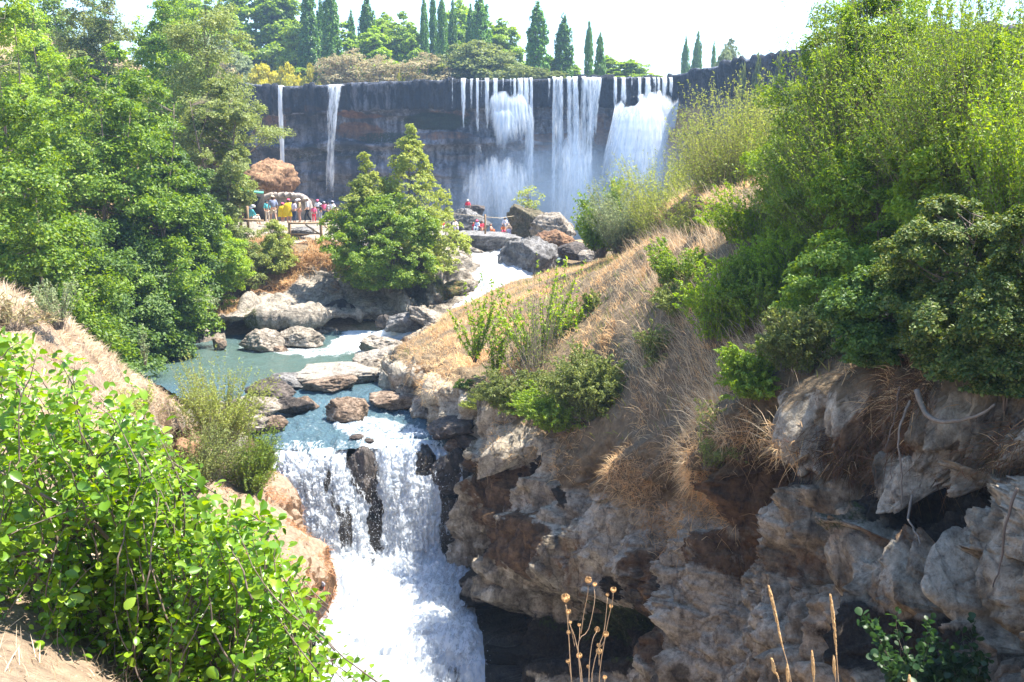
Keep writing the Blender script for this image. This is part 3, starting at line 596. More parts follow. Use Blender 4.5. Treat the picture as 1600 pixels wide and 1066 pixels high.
# cascades between plaza and pool
def sheet(name,ctrl,ns,nc,mat,disp=(.2,.1),dens=.9,holes=(),fr=(1.2,.35),kind='structure',wC=None,fade=None,sc=1.0):
    P,s,c=loft(np.array(ctrl,float),ns,nc,None,wC); N=orient(normals(P),P,(0,0,40 if disp[0]>.1 else 0))
    d0=np.linalg.norm(np.diff(P,axis=0),axis=2); U=np.concatenate([np.zeros((1,P.shape[1])),np.cumsum(d0,0)],0)[:,:1]+0*P[...,0]+P[0,0,0]
    V=np.concatenate([np.zeros((P.shape[0],1)),np.cumsum(np.linalg.norm(np.diff(P,axis=1),axis=2),1)],1)
    D=disp[0]*fbm(np.stack([U*fr[0],V*fr[1],0*U],-1),4)+disp[1]*ridge(np.stack([U*fr[0]*3,V*fr[1]*3,0*U],-1),3)
    P=P+N*D[...,None]; px,py,_=proj(P); den=dens+0*px
    if fade is not None: den=den*np.interp(np.clip(c/(len(ctrl[0])-1)+(.16*fbm(np.stack([U*.7,0*U,0*U+P[0,0,0]],-1),3) if ns>25 else 0),0,1),*fade)
    if len(ctrl)>2 or ns>3:
        e=s/(len(ctrl)-1); edge=np.clip(np.minimum(e,1-e)*4,0,1); den=den-.3*(1-edge)
    jx=px+6*fbm(P*.6,3); jy=py+6*fbm(P*.6+5,3)
    for (x,y,rx,ry,an,am) in holes: den=den-am*np.clip(blob(jx,jy,x,y,rx,ry,an,2)*1.3,0,1)
    return tag(mesh_np(name,P,gridq(*P.shape[:2]),mat=mat,attrs={'flow':np.stack([U*sc,V*sc,den],-1)}),kind=kind)
sheet('cascade_water',[[W(716,396,70),W(718,400,64),W(722,430,60.4),W(724,452,58.6),W(720,466,56.6),W(700,486,54),W(650,505,51.6),W(585,522,51),W(545,540,50)],
 [W(760,394,70),W(762,399,63.6),W(765,430,59.6),W(768,452,57.6),W(750,468,55.6),W(715,490,53),W(660,512,50.8),W(600,535,50.2),W(540,548,49.4)],
 [W(785,396,70),W(790,402,63.6),W(805,430,59.6),W(820,455,57.8),W(780,475,54.6),W(735,500,51.6),W(680,520,50),W(615,548,48.6),W(560,556,47.8)],
 [W(812,400,70),W(815,410,64),W(832,432,60.6),W(838,456,58),W(820,485,54),W(775,510,50.6),W(700,535,49),W(640,560,47.4),W(600,565,46.4)]],90,260,M['foam'],(.25,.12),1.0,fr=(.8,.35))
sheet('upper_river_water',[[(-8,72,-8.0),(-5,95,-8),(-12,118,-11)],[(-2,68,-7.6),(0,90,-7.6),(0,120,-11)],[(5,66,-7.6),(6,90,-7.6),(14,120,-11)],[(9,66,-7.8),(12,90,-8),(30,120,-11)]],60,90,M['river'],(.2,.1),.5)
# ------------------------------------------------------------------ the curtain of the main fall
M['veil']=mat_foam('fall_veil',1.1,.10,(.34,.72),blue=(.62,.76,.95),amt=1.0,trans=.5)
M['thread']=mat_foam('fall_thread',2.2,.22,(.34,.60),blue=(.7,.82,.97),amt=.9,trans=.5)
ZB=-12.5
def rim_at(px):
    q,_,_=proj(CP[:,int(CP.shape[1]*.09)]); A=CP[:,int(CP.shape[1]*.09)]
    i=int(np.argmin(np.abs(q-px)+ (A[:,1]<125)*1e4)); return A[i]
def fall(px,py0,py1,w0,w1,dens=.9,off=1.2,dx=0,fade=None,mat='thread',n=None,fwd=1.3,holes=(),skew=0):
    r=rim_at(px); d=r[1]-off; k=1/F*d
    a=np.array(W(px,py0,d)); b=np.array(W(px+dx,py1,d-fwd)); rows=[]
    ns_=n or max(4,int((w0+w1)/2*.9)); 
    for e in (-.5,-.17,.17,.5):
        r_=[]
        for t in np.linspace(0,1,7):
            wd=(w0+(w1-w0)*t)*k; x=a[0]+(b[0]-a[0])*t+e*wd
            y=a[1]+(b[1]-a[1])*(t**.5)-.25*math.cos(e*math.pi)*wd*.4
            r_.append((x,y,a[2]+(b[2]-a[2])*t+skew*k*e*(1-t)))
        if py0<142: r_.insert(0,(a[0]+e*w0*k,d+1.6,a[2]+.12))
        rows.append(r_)
    dens=.5+(dens-.72)*.85
    return sheet('waterfall_water',rows,max(5,min(90,int(max(w0,w1)))),90,M[mat],(.05,.05),dens,holes,(1.0,.12),fade=fade)
fall(438,136,312,7,9,.95,1.3,6,([0,.12,.6,1],[1,1,.9,.55]))
fall(523,134,250,25,15,.85,1.3,-6,([0,.1,.6,1],[1.1,.95,.8,.45]))
fall(518,205,335,15,24,.85,2.4,-3,([0,.2,.5,1],[.7,.85,.8,.5]),'veil')
for (x,y1,w0,w1,de) in [(701,180,2,3,.6),(707,215,2,4,.62),(724,200,8,7,.9),(737,180,6,6,.75),(746,225,5,6,.85),(752,190,2,3,.6),(761,215,7,7,.9),(774,205,7,9,.92),(786,175,2,6,.7),(798,180,3,8,.7),(804,190,4,8,.85),(813,200,9,14,.88),(822,215,7,14,.95),(830,300,5,12,.85),(851,160,2,3,.5),(858,175,4,5,.75),(640,160,3,3,.45),(942,165,3,4,.6),(961,190,5,10,.85),(974,172,6,14,.95),(987,165,3,6,.6),(999,168,5,10,.9),(1012,166,8,14,.95),(1022,160,6,10,.8),(1029,160,4,7,.9),(1038,158,9,12,.9),(1048,156,6,10,.85)]:
    fall(x,123.5 if x<900 else 121.5,y1,w0,w1,de,1.25,0,([0,.1,.6,1],[1,1,.85,.5]))
# thin extended threads and veils lower down
fall(747,200,330,12,34,.68,2.5,2,([0,.25,1],[.3,.9,.6]),'veil')
fall(797,143,248,60,86,1.0,2.2,0,([0,.2,.5,1],[.1,1.15,.85,.3]),'veil')
fall(792,160,262,40,60,.9,2.6,0,([0,.2,.5,1],[-.2,1.2,.9,.2]),'veil')
fall(828,165,335,16,26,.85,2.4,-4,([0,.2,1],[.5,1,.75]),'veil')
fall(780,238,340,120,134,.86,3.0,0,([0,.12,.3,.6,1],[-.1,.7,1.0,.9,.7]),'veil')
fall(770,225,342,90,150,.72,3.4,0,([0,.2,.5,1],[-.2,.7,1.0,.9]),'veil')
for x_,w_ in ((842,14),(873,18),(895,22),(917,22)): fall(x_,124,346,w_,w_*1.5,.78 if x_>850 else .55,1.9,rng.uniform(-4,4),([0,.1,.5,1],[.9,.95,1,.85]),'veil')
for (x,w0,w1,y1,de,dx) in [(866,5,9,345,.85,-2),(877,5,10,340,.8,-2),(889,7,14,350,.8,2),(899,8,18,352,.9,4),(912,12,22,352,.78,-4),(929,10,16,300,.78,-14),(936,10,14,220,.8,-10)]:
    fall(x,122.5,y1,w0,w1,de,1.3,dx,([0,.1,.5,1],[1,1,.95,.75]),'thread' if w0<11 else 'veil')
fall(900,200,352,50,70,.85,2.6,0,([0,.25,1],[.2,.95,.85]),'veil')
fall(1012,146,284,96,104,1.15,3.0,-24,([0,.16,.5,1],[.45,1.25,1.0,.75]),'veil',fwd=3.5,skew=20,holes=[(985,160,16,8,0,.7),(1050,250,16,60,0,.4)])
fall(1002,156,287,76,110,1.0,4.4,-12,([0,.22,.6,1],[.2,1,.9,.7]),'veil',fwd=3.0)
# shelf that throws out the right hand fall
mb=MB()
# ------------------------------------------------------------------ spray and mist
def droplets(name,P,size,mat,label,cat):
    n=len(P); o=np.array([[1,0,-.4],[-.5,.87,-.4],[-.5,-.87,-.4],[0,0,1.]])
    a=rng.uniform(0,6.28,n); ca,sa=np.cos(a),np.sin(a)
    V=P[:,None]+size[:,None,None]*np.stack([o[None,:,0]*ca[:,None]-o[None,:,1]*sa[:,None],o[None,:,0]*sa[:,None]+o[None,:,1]*ca[:,None],np.repeat(o[None,:,2],n,0)*rng.uniform(.8,2,n)[:,None]],-1)
    T=(np.arange(n)*4)[:,None,None]+np.array([[0,2,1],[0,1,3],[1,2,3],[2,0,3]])
    return tag(mesh_np(name,V.reshape(-1,3),None,T.reshape(-1,3),mat),label,cat,kind='stuff')
k=NT('spray'); M['spray']=k.done(k.n('ShaderNodeMixShader',None,Fac=.4,i1=k.bsdf((.95,.97,1),.4),i2=k.n('ShaderNodeBsdfTranslucent',None,Color=(.95,.97,1,1))))
Fp=P0; n=14000
ii=rng.integers(0,330,n); jj=np.clip((rng.beta(1.6,1.6,n)*420+60).astype(int),0,619)
Q=Fp[ii,jj]+N_*0 if False else Fp[ii,jj]
off=np.abs(rng.normal(0,.22,n))+.08; Q=Q+np.stack([rng.normal(0,.12,n),-off*.9,off*.5+rng.normal(0,.1,n)],-1)
droplets('spray',Q,rng.uniform(.004,.014,n)*rng.uniform(.5,1.3,n),M['spray'],None,None)
def mat_mist(name,dens,c,r,ns=.12):
    k=NT(name); g=k.n('ShaderNodeNewGeometry').outputs['Position']
    v=k.n('ShaderNodeVectorMath',{'operation':'SUBTRACT'},i0=g,i1=tuple(c)); v=k.n('ShaderNodeVectorMath',{'operation':'DIVIDE'},i0=v,i1=tuple(r))
    l=k.n('ShaderNodeVectorMath',{'operation':'LENGTH'},i0=v).outputs['Value']
    f=k.ramp(l,[(.1,1.),(.95,0.)],'EASE'); nz=k.ramp(k.noise(g,ns,3,.6,.5).outputs[0],[(.3,.25),(.7,1.)])
    d=k.math('MULTIPLY',k.math('MULTIPLY',f,nz),dens)
    pv=k.n('ShaderNodeVolumePrincipled',None,Density=d); pv.inputs['Color'].default_value=(.50,.70,1,1); pv.inputs['Anisotropy'].default_value=.3
    k.t.links.new(pv.outputs[0],k.out.inputs['Volume']); return k.m
def outward(o):
    me=o.data; n=len(me.vertices); co_=np.empty(n*3); me.vertices.foreach_get('co',co_); co_=co_.reshape(-1,3); me.calc_loop_triangles()
    t=np.empty(len(me.loop_triangles)*3,int); me.loop_triangles.foreach_get('vertices',t); t=co_[t.reshape(-1,3)]
    if (t[:,0]*np.cross(t[:,1],t[:,2])).sum()<0: me.flip_normals()
def mist(c,r,dens):
    mb=MB().ball((0,0,0),r,24,14); o=mb.build('mist',mat_mist('mist_air',dens,c,r),smooth=True); outward(o); o.location=c
    tag(o,None,None,kind='stuff')
mist((12,129,-7),(28,9,13.5),.16)
S.cycles.volume_max_steps=48; S.cycles.volume_step_rate=2.0
mb=MB(); X0,X1,Y0,Y1,Z0,Z1=-260,260,-40,330,-22,70
mb.box(((X0+X1)/2,(Y0+Y1)/2,(Z0+Z1)/2),((X1-X0)/2,(Y1-Y0)/2,(Z1-Z0)/2))
k=NT('haze_air'); pv=k.n('ShaderNodeVolumePrincipled'); pv.inputs['Density'].default_value=.00055; pv.inputs['Color'].default_value=(.5,.72,1,1); pv.inputs['Anisotropy'].default_value=.2
k.t.links.new(pv.outputs[0],k.out.inputs['Volume'])
HAZE=mb
o=mb.build('haze',k.m,smooth=False); outward(o); tag(o,kind='stuff')
# ------------------------------------------------------------------ vegetation tools
ALLP=np.concatenate([A.reshape(-1,3) for A in (RP[::2,::2],LP[::2,::2],BP[::2,::2])]); ALLN=np.concatenate([A.reshape(-1,3) for A in (RN[::2,::2],LN[::2,::2],BN[::2,::2])])
_ax,_ay,_ad=proj(ALLP)
def land_at(px,py,r=7):
    m=(np.abs(_ax-px)<r)&(np.abs(_ay-py)<r)
    if not m.any(): return None
    i=np.where(m)[0]; return ALLP[i[np.argmin(_ad[i])]]
def gz(x,y): return surf_z(x,y,.7)
def unit(v): return v/np.maximum(np.linalg.norm(v,axis=-1,keepdims=True),1e-9)
def leaves(Cn,out,size,asp=.55,up=.5,rnd=.8,fold=.15,tip=None,shape=0):
    """diamond (shape 0) or obovate folded (shape 1) leaves at Cn; out = outward directions"""
    n=len(Cn); size=np.broadcast_to(size,(n,))
    nr=unit(out*.6+np.array([0,0,up])+rng.normal(0,rnd,(n,3)))
    a=unit(np.cross(nr,rng.normal(0,1,(n,3)))) if tip is None else unit(tip-nr*(tip*nr).sum(-1,keepdims=True))
    b=np.cross(nr,a); s=size[:,None]
    if shape==0:
        V=np.stack([Cn-a*s*.5,Cn+b*s*asp*.5+nr*s*fold-a*s*.05,Cn+a*s*.5,Cn-b*s*asp*.5+nr*s*fold-a*s*.05],1)
        T=(np.arange(n)*4)[:,None,None]+np.array([[0,1,2],[0,2,3]]); return V.reshape(-1,3),None,T.reshape(-1,3)
    prof=[(0,.0),(.22,.30),(.5,.5),(.78,.48),(.95,.25)]
    vs=[]; bend=rng.uniform(-.25,.1,n)[:,None]*s
    mid=[(t,0) for t,_ in prof]+[(1.0,0)]
    for t,_ in mid: vs.append(Cn+a*s*t+nr*bend*t*t*1.5)
    for sg in (1,-1):
        for t,wd in prof[1:]: vs.append(Cn+a*s*t+sg*b*s*wd*asp*2*.8+nr*(s*fold*wd*1.2+bend*t*t*1.5))
    V=np.stack(vs,1)   # 6 mid, 4 right(6..9), 4 left(10..13)
    q=[[1,2,7,6],[2,3,8,7],[3,4,9,8],[2,1,10,11],[3,2,11,12],[4,3,12,13]]; t_=[[0,1,6],[4,5,9],[1,0,10],[5,4,13]]
    k=(np.arange(n)*14)[:,None,None]
    return V.reshape(-1,3),(k+np.array(q)).reshape(-1,4),(k+np.array(t_)).reshape(-1,3)
PROF={'round':lambda t:np.sin(np.pi*np.clip(t*.92+.06,0,1))**.55,'ovoid':lambda t:np.clip(t*3+.25,0,1)**.6*(1-t)**.55*1.25,
 'low':lambda t:np.clip(t*5+.5,0,1)*(1-t**2.2)**.6,'spire':lambda t:np.clip(t*6+.5,0,1)*np.where(t<.45,1-.55*(t/.45)**1.5,.45*np.clip((1-t)/.55,0,1)**.8),'poplar':lambda t:np.clip(t*6+.35,0,1)*(1-t**2.6)**.7,'cone':lambda t:np.clip(t*6+.3,0,1)*(1-t)**.85,'column':lambda t:np.clip(t*7+.25,0,1)*(1-t**1.6)**.75}
def crown(H,R,cb,prof,ncl,nlf,csz,lsz,asp=.55,hole=.0,flat=.6,seed=0,shell=.45,jag=.35):
    """boughs = flattened domes of leaves set on the crown envelope with dark gaps between them"""
    f=PROF[prof]; rb=csz*2.0; total=int(ncl*nlf)
    area=2*math.pi*R*.75*(H-cb)+math.pi*R*R; nb=int(np.clip(area/(math.pi*rb*rb*.8)*1.5,14,ncl))
    t=rng.uniform(0,1,nb*6); t=t[rng.uniform(0,1,nb*6)<np.clip(f(t)*.9+.15,0,1)][:nb]; n=len(t)
    az=rng.uniform(0,2*np.pi,n); nz=vn(np.stack([np.cos(az)*1.3+seed*7.7,np.sin(az)*1.3,t*4],-1))
    rr=np.maximum(R*f(t)*(1+jag*nz)-rb*.55,R*.04)*np.maximum(rng.uniform(shell**2,1,n)**.5,.15)
    c=np.stack([np.cos(az)*rr,np.sin(az)*rr,cb+(H-cb-rb*.3)*t],-1)
    out=unit(np.stack([np.cos(az),np.sin(az),.5+0*t],-1)); bs=rb*rng.uniform(.55,1.25,n)*np.where(t>.85,.7,1)
    w=bs**2; m=rng.poisson(total*w/w.sum()); ix=np.repeat(np.arange(n),m); k=len(ix)
    # sub sprays inside each bough
    ns=9; so=unit(rng.normal(0,1,(n,ns,3))+out[:,None]*.55+np.array([0,0,.35])); sr=rng.uniform(.35,1.0,(n,ns))**.6
    sp=c[:,None]+so*sr[...,None]*bs[:,None,None]*np.array([1,1,flat])
    si=rng.integers(0,ns,k); ctr=sp[ix,si]; so_=so[ix,si]
    loc=unit(rng.normal(0,1,(k,3)))*(rng.uniform(0,1,k)**.45)[:,None]*(bs[ix]*.42)[:,None]*np.array([1,1,.55]); 
    p=ctr+loc-np.array([0,0,1])*((loc[:,:2]**2).sum(1)/np.maximum(bs[ix],.01)*1.1)[:,None]
    if prof=='poplar': p=ctr+loc*np.array([.8,.8,3.2])
    p[:,2]=np.maximum(p[:,2],.0)
    V=leaves(p,unit(so_*.8+out[ix]*.5),lsz*rng.uniform(.6,1.35,k),asp,up=.6,rnd=.55)
    return V,c
def limbs(mb,H,cb,c,tr,nl,lean=(0,0),wander=.03,top=.85,sides=6,dead=False,r=None,multi=1):
    for q in range(multi):
        k=8; t=np.linspace(0,1,k); off=(np.array([0.,0.]) if multi==1 else rng.normal(0,.05*H,2)); 
        tp=np.stack([lean[0]*t+off[0]*t*2+np.cumsum(rng.normal(0,wander*H/k*1.5,k)),lean[1]*t+off[1]*t*2+np.cumsum(rng.normal(0,wander*H/k*1.5,k)),-.3+(H*top+.3)*t],-1); tp[0,:2]=off*.2
        mb.tube(tp,tr*(1-t*.85)*(1 if multi==1 else .6),sides)
        sel=rng.choice(len(c),min(nl//multi,len(c)),replace=False)
        for i in sel:
            e=c[i]; h=np.clip(e[2]-.35*np.linalg.norm(e[:2])-.05*H*rng.uniform(0,2),.06*H,H*top*.97); u=h/(H*top)
            b=np.array([np.interp(u,t,tp[:,0]),np.interp(u,t,tp[:,1]),h]); m_=(b+e)/2+np.array([0,0,-.06*np.linalg.norm(e-b)])+rng.normal(0,.04,3)*np.linalg.norm(e-b)
            r0=max(.012,tr*(1-u*.8)*.38); mb.tube([b,(b+m_)/2+0,m_,(m_+e)/2,e],[r0,r0*.8,r0*.6,r0*.4,r0*.15],4)
LEAFM={
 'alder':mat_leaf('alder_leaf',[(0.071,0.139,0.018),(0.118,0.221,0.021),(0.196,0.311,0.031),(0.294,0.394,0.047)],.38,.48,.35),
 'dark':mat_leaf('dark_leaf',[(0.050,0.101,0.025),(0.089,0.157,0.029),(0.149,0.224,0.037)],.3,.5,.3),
 'bright':mat_leaf('bright_leaf',[(0.161,0.284,0.021),(0.258,0.385,0.031),(0.355,0.469,0.052)],.45,.45,.4),
 'olive':mat_leaf('olive_leaf',[(0.129,0.166,0.046),(0.194,0.237,0.062),(0.271,0.309,0.093)],.38,.5,.35),
 'sage':mat_leaf('sage_leaf',[(0.168,0.225,0.103),(0.245,0.297,0.144),(0.323,0.356,0.186)],.35,.55,.3),
 'poplar':mat_leaf('poplar_leaf',[(0.075,0.184,0.031),(0.127,0.264,0.035),(0.199,0.366,0.051)],.35,.42,.5),
 'yellow':mat_leaf('yellow_leaf',[(0.439,0.427,0.052),(0.568,0.522,0.083),(0.387,0.391,0.072)],.4,.6,.2),
 'dry':mat_leaf('bare_twig_leaf',[(0.329,0.257,0.144),(0.394,0.342,0.186),(0.285,0.278,0.134)],.3,.7,.2),
 'broom':mat_leaf('broom_leaf',[(0.219,0.285,0.052),(0.323,0.380,0.083),(0.426,0.451,0.124)],.42,.5,.3),
 'willow':mat_leaf('willow_leaf',[(0.116,0.202,0.025),(0.194,0.297,0.037),(0.297,0.391,0.058)],.42,.45,.4),
 'big':mat_leaf('broad_leaf',[(0.073,0.165,0.009),(0.121,0.238,0.013),(0.179,0.304,0.018),(0.259,0.370,0.029),(0.082,0.185,0.014)],.42,.33,.55),
 'bramble':mat_leaf('bramble_leaf',[(0.037,0.074,0.016),(0.074,0.122,0.022),(0.130,0.175,0.031),(0.223,0.230,0.055)],.3,.5,.3),
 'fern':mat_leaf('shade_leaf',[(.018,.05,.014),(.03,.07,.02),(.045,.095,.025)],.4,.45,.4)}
M['bark']=mat_plain('bark',(.16,.12,.09),.9,.5,6,.6,stretch=(1,1,.3)); M['bark_dark']=mat_plain('dark_bark',(.07,.05,.04),.9,.4,6,.5,stretch=(1,1,.3))
M['twig']=mat_plain('grey_twig',(.22,.18,.14),.9,.3,10,.3)
def build_tree(name,label,cat,group,base,H,R,leaf,prof='ovoid',cb=.12,ncl=220,nlf=120,csz=None,lsz=.16,asp=.6,tr=None,nl=40,lean=(0,0),multi=1,shell=.45,jag=.35,flat=.6,bark='bark',leafname='crown',top=.85,trunkname='trunk'):
    e=empty(name,base,label,cat,group)
    (V,Q,T),c=crown(H,R,cb*H,prof,ncl,nlf,csz or R*.16,lsz,asp,flat=flat,seed=rng.uniform(0,99),shell=shell,jag=jag)
    mesh_np(leafname,V,Q,T,LEAFM[leaf],e,smooth=False)
    mb=MB(); limbs(mb,H,cb*H,c,tr or H*.018,nl,lean,top=top,multi=multi); mb.build(trunkname,M[bark],e)
    return e
def tree(name,label,cat,group,px,top,d,wpx,leaf,dz=-.1,base=None,**kw):
    a=W(px,top,d); z=(gz(a[0],a[1]) if base is None else W(px,base,d)[2])+dz
    H=a[2]-z; R=wpx/2/F*(d*CT-a[2]*ST)
    return build_tree(name,label,cat,group,(a[0],a[1],z),H,R,leaf,**kw)
def copy_thing(e,loc,scale,rz,label,group=None):
    n=e.copy(); C.objects.link(n); n.location=loc; n.scale=scale; n.rotation_euler=(0,0,rz); n['label']=label
    if group: n['group']=group
    for ch in list(e.children):
        q=ch.copy(); C.objects.link(q); q.parent=n
    return n
ORD=['first','second','third','fourth','fifth','sixth','seventh','eighth','ninth','tenth','eleventh','twelfth','thirteenth','fourteenth','fifteenth','sixteenth','seventeenth','eighteenth','nineteenth','twentieth']
# ------------------------------------------------------------------ trees behind the fall (built once per kind, then copied)
def family(name,cat,group,items,leaf,labelf,mk,H0,R0):
    protos=[]
    for i,(px,top,wp,d) in enumerate(sorted(items)):
        a=W(px,top,d); z=float(ground(a[0],a[1]))-.3; H=a[2]-z; R=wp/2/F*d*(1.05 if leaf=='poplar' else 1.35); lab=labelf(i,px,H)
        if len(protos)<3:
            e=mk((a[0],a[1],z),lab); e.scale=(R/R0,R/R0,H/H0); protos.append(e)
        else: copy_thing(protos[i%3],(a[0],a[1],z),(R/R0,R/R0,H/H0),rng.uniform(0,6.28),lab)
POP=[(418,-15,17,180),(480,-22,34,166),(515,-30,32,161),(548,20,20,172),(572,-8,30,168),(662,-6,16,168),(676,-12,17,172),(690,-14,17,165),(707,2,17,168),(750,-10,36,166),(840,6,36,163),(881,26,30,165),(921,36,15,163),(938,53,17,160),(815,84,10,185),(1072,60,14,215),(1091,52,17,210),(1116,66,10,222),(500,0,20,170),(735,10,18,172)]
family('poplar_tree','poplar','tall poplars beyond the waterfall',POP,'poplar',lambda i,px,H:'tall slim dark poplar on the skyline, %s poplar from the left'%ORD[i],
 lambda b,l:build_tree('poplar_tree',l,'poplar','tall poplars beyond the waterfall',b,16,1.9,'poplar',prof='poplar',cb=.06,ncl=200,nlf=90,csz=.30,lsz=.36,tr=.2,nl=14,shell=.3,jag=.2,flat=2.0,top=.95),16,1.9)
BRD=[(295,-30,90,175),(345,10,80,172),(392,-40,95,180),(436,-25,85,178),(462,30,55,168),(536,35,60,172),(600,18,75,176),(630,20,60,170),(718,-5,60,180),(785,28,56,170),(765,35,60,175),(645,40,40,168),(860,88,60,168),(950,86,46,170),(985,92,60,166),(895,96,40,172),(585,40,60,165),(330,40,60,165)]
family('broadleaf_tree','tree','bright green trees beyond the waterfall',BRD,'bright',lambda i,px,H:'bright green broad-crowned tree beyond the waterfall, %s such tree from the left'%ORD[i],
 lambda b,l:build_tree('broadleaf_tree',l,'tree','bright green trees beyond the waterfall',b,14,4,'bright',prof='ovoid',cb=.1,ncl=200,nlf=100,csz=.62,lsz=.42,tr=.25,nl=24,shell=.35,jag=.5),14,4)
def shrubs(items,leaf,adj,grp,prof='low',ncl=110,nlf=90,jag=.35,nl=20):
    def mk(b,l): return build_tree('bush',l,'bush',grp,b,5,3,leaf,prof=prof,cb=.04,ncl=ncl,nlf=nlf,csz=.42,lsz=.26,tr=.12,nl=nl,shell=.4,jag=jag,multi=3,leafname='foliage',trunkname='stem')
    family('bush','bush',grp,items,leaf,lambda i,px,H:'%s, %s from the left'%(adj,ORD[i]),mk,5,3)
shrubs([(410,98,58,148),(447,97,52,147),(484,96,40,147),(625,113,30,146),(375,112,34,147)],'yellow','low rounded yellow green bush on the cliff rim','yellow bushes on the rim')
shrubs([(345,88,50,148),(520,82,52,149),(553,74,60,150),(590,82,58,149),(664,80,76,149),(628,95,40,150),(700,92,30,150)],'dry','bare greyish brown bush on the cliff rim','bare grey bushes on the rim',nlf=32,nl=40)
shrubs([(318,45,64,150),(352,60,52,151),(372,78,40,152),(1142,60,30,140),(1135,72,22,136)],'sage','pale sage green bushy tree on the plateau','pale green bushes on the plateau','ovoid')
shrubs([(742,58,100,152),(700,75,56,152),(785,80,60,150),(765,66,70,155),(1190,62,44,119),(1222,74,40,113),(1165,84,30,122),(1250,66,36,109),(842,104,44,150),(870,110,30,150)],'olive','dark olive green bush on top of the cliff','olive bushes on the cliff top',jag=.4)
shrubs([(1290,56,44,101),(1330,-6,64,97),(1312,36,50,99),(1362,20,60,94)],'olive','pale green tree on the high right arm of the cliff','trees on the right arm of the cliff',jag=.45)
# ------------------------------------------------------------------ trees of the left slope
G1='big leafy trees covering the left slope'
def big(px,top,d,w,leaf,label,**kw):
    k=dict(prof='low',cb=.03,ncl=330,nlf=150,lsz=.17,tr=.2,nl=45,multi=2,csz=.52,jag=.45,flat=.5); k.update(kw); return tree('leafy_tree',label,'tree',G1,px,top,d,w,leaf,**k)
big(20,130,35,300,'alder','large glossy leaved tree at the far left edge, lower than its neighbours',ncl=420,nlf=130,lsz=.15)
big(130,88,46,270,'alder','wide glossy green tree, second large crown from the left edge',ncl=420,nlf=130)
big(212,92,49,220,'alder','rounded leafy tree directly left of the olive feathery tree',ncl=380,nlf=120)
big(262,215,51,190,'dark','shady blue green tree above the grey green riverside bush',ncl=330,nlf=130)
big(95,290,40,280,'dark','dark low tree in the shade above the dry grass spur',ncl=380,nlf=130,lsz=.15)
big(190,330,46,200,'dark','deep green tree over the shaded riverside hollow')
big(318,-30,66,180,'olive','tall feathery olive green tree with a leaning top rising above the falls',prof='ovoid',cb=.25,ncl=330,nlf=95,lsz=.17,tr=.3,nl=90,multi=1,jag=.5,csz=.65)
big(338,120,60,112,'olive','olive green tree whose right edge overlaps the cliff',prof='round',cb=.12,ncl=300,nlf=110,lsz=.16,nl=70,jag=.4,csz=.5)
big(250,-5,80,110,'alder','narrow tree standing upslope below the gap of sky',prof='ovoid',cb=.1,nlf=70,lsz=.22)
big(165,-20,84,90,'olive','thin pale tree upslope with a dark bare trunk',prof='ovoid',cb=.2,nlf=40,lsz=.22,nl=60)
big(8,-40,52,110,'bright','bright tree in the top left corner of the view',prof='ovoid',nlf=100)
big(215,20,88,70,'bright','small bright tree on the hill crest beside the patch of sky',prof='ovoid',nlf=60,lsz=.25,ncl=160)
big(300,90,72,110,'alder','mid green tree tucked behind the feathery tree',nlf=80,lsz=.2,ncl=220)
big(80,70,62,120,'bright','sunlit yellowish tree above the wide glossy tree',nlf=80,lsz=.2,ncl=220)
big(100,-30,96,70,'olive','sparse tree far up the dry hillside',prof='ovoid',nlf=30,lsz=.25,ncl=160,nl=50)
big(45,10,92,80,'sage','pale tree far up the dry hillside near the left edge',prof='ovoid',nlf=40,lsz=.25,ncl=160,nl=50)
big(140,60,90,60,'sage','low pale bush on the dry hillside clearing',nlf=40,lsz=.22,ncl=90)
for i,(px,top,d,w,lf,lab) in enumerate([(30,-30,78,120,'bright','bright tree high on the left hill, farthest left of the hilltop trees'),(75,-45,100,90,'alder','dark narrow hilltop tree near the left corner'),(120,-35,84,80,'olive','open olive tree on the left hilltop'),(150,-50,104,80,'alder','tall dark tree on the left hilltop'),(262,-60,92,90,'alder','tall green hilltop tree just right of the patch of sky'),(290,-40,96,80,'bright','bright hilltop tree behind the feathery olive tree'),(60,40,74,90,'alder','green tree halfway up the left hill'),(120,75,68,80,'olive','olive bush halfway up the left hill'),(180,60,76,70,'alder','leafy tree below the patch of sky'),(235,60,84,70,'bright','light tree right of and below the patch of sky'),(10,60,66,110,'olive','olive green tree at the left edge halfway up'),(290,30,104,90,'olive','olive tree between the hilltop and the cliff rim'),(320,60,110,70,'bright','bright tree at the top of the cliff behind the feathery tree')]):
    big(px,top,d,w,lf,lab,prof='ovoid',nlf=90,lsz=.24,ncl=200,csz=.6)
big(188,15,86,34,'dry','thin bare dead tree against the patch of sky',prof='ovoid',nlf=6,ncl=150,nl=80,bark='bark_dark',lsz=.15)
G2='bushes along the far river bank'
def shrub(px,top,d,w,leaf,label,grp=G2,name='bush',cat='bush',**kw):
    k=dict(prof='low',cb=.02,ncl=170,nlf=110,lsz=.11,tr=.06,nl=26,multi=3,leafname='foliage',trunkname='stem',csz=.28); k.update(kw); return tree(name,label,cat,grp,px,top,d,w,leaf,**k)
shrub(272,372,49.5,104,'sage','grey green drooping bush hanging over the dark river bank',ncl=230,nlf=130,base=505)
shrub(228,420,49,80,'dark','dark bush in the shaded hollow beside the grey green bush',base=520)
shrub(338,318,53,92,'bright','upright vivid green bush above the pale ledge',base=478,ncl=210,nlf=120)
shrub(372,330,56,76,'olive','feathery olive bush between the vivid green bush and the fence',base=452)
shrub(425,338,58,66,'broom','yellow green bush growing in front of the crowd of visitors',base=425,ncl=140)
shrub(335,275,62,80,'alder','leafy bush left of the green canopy',base=380)
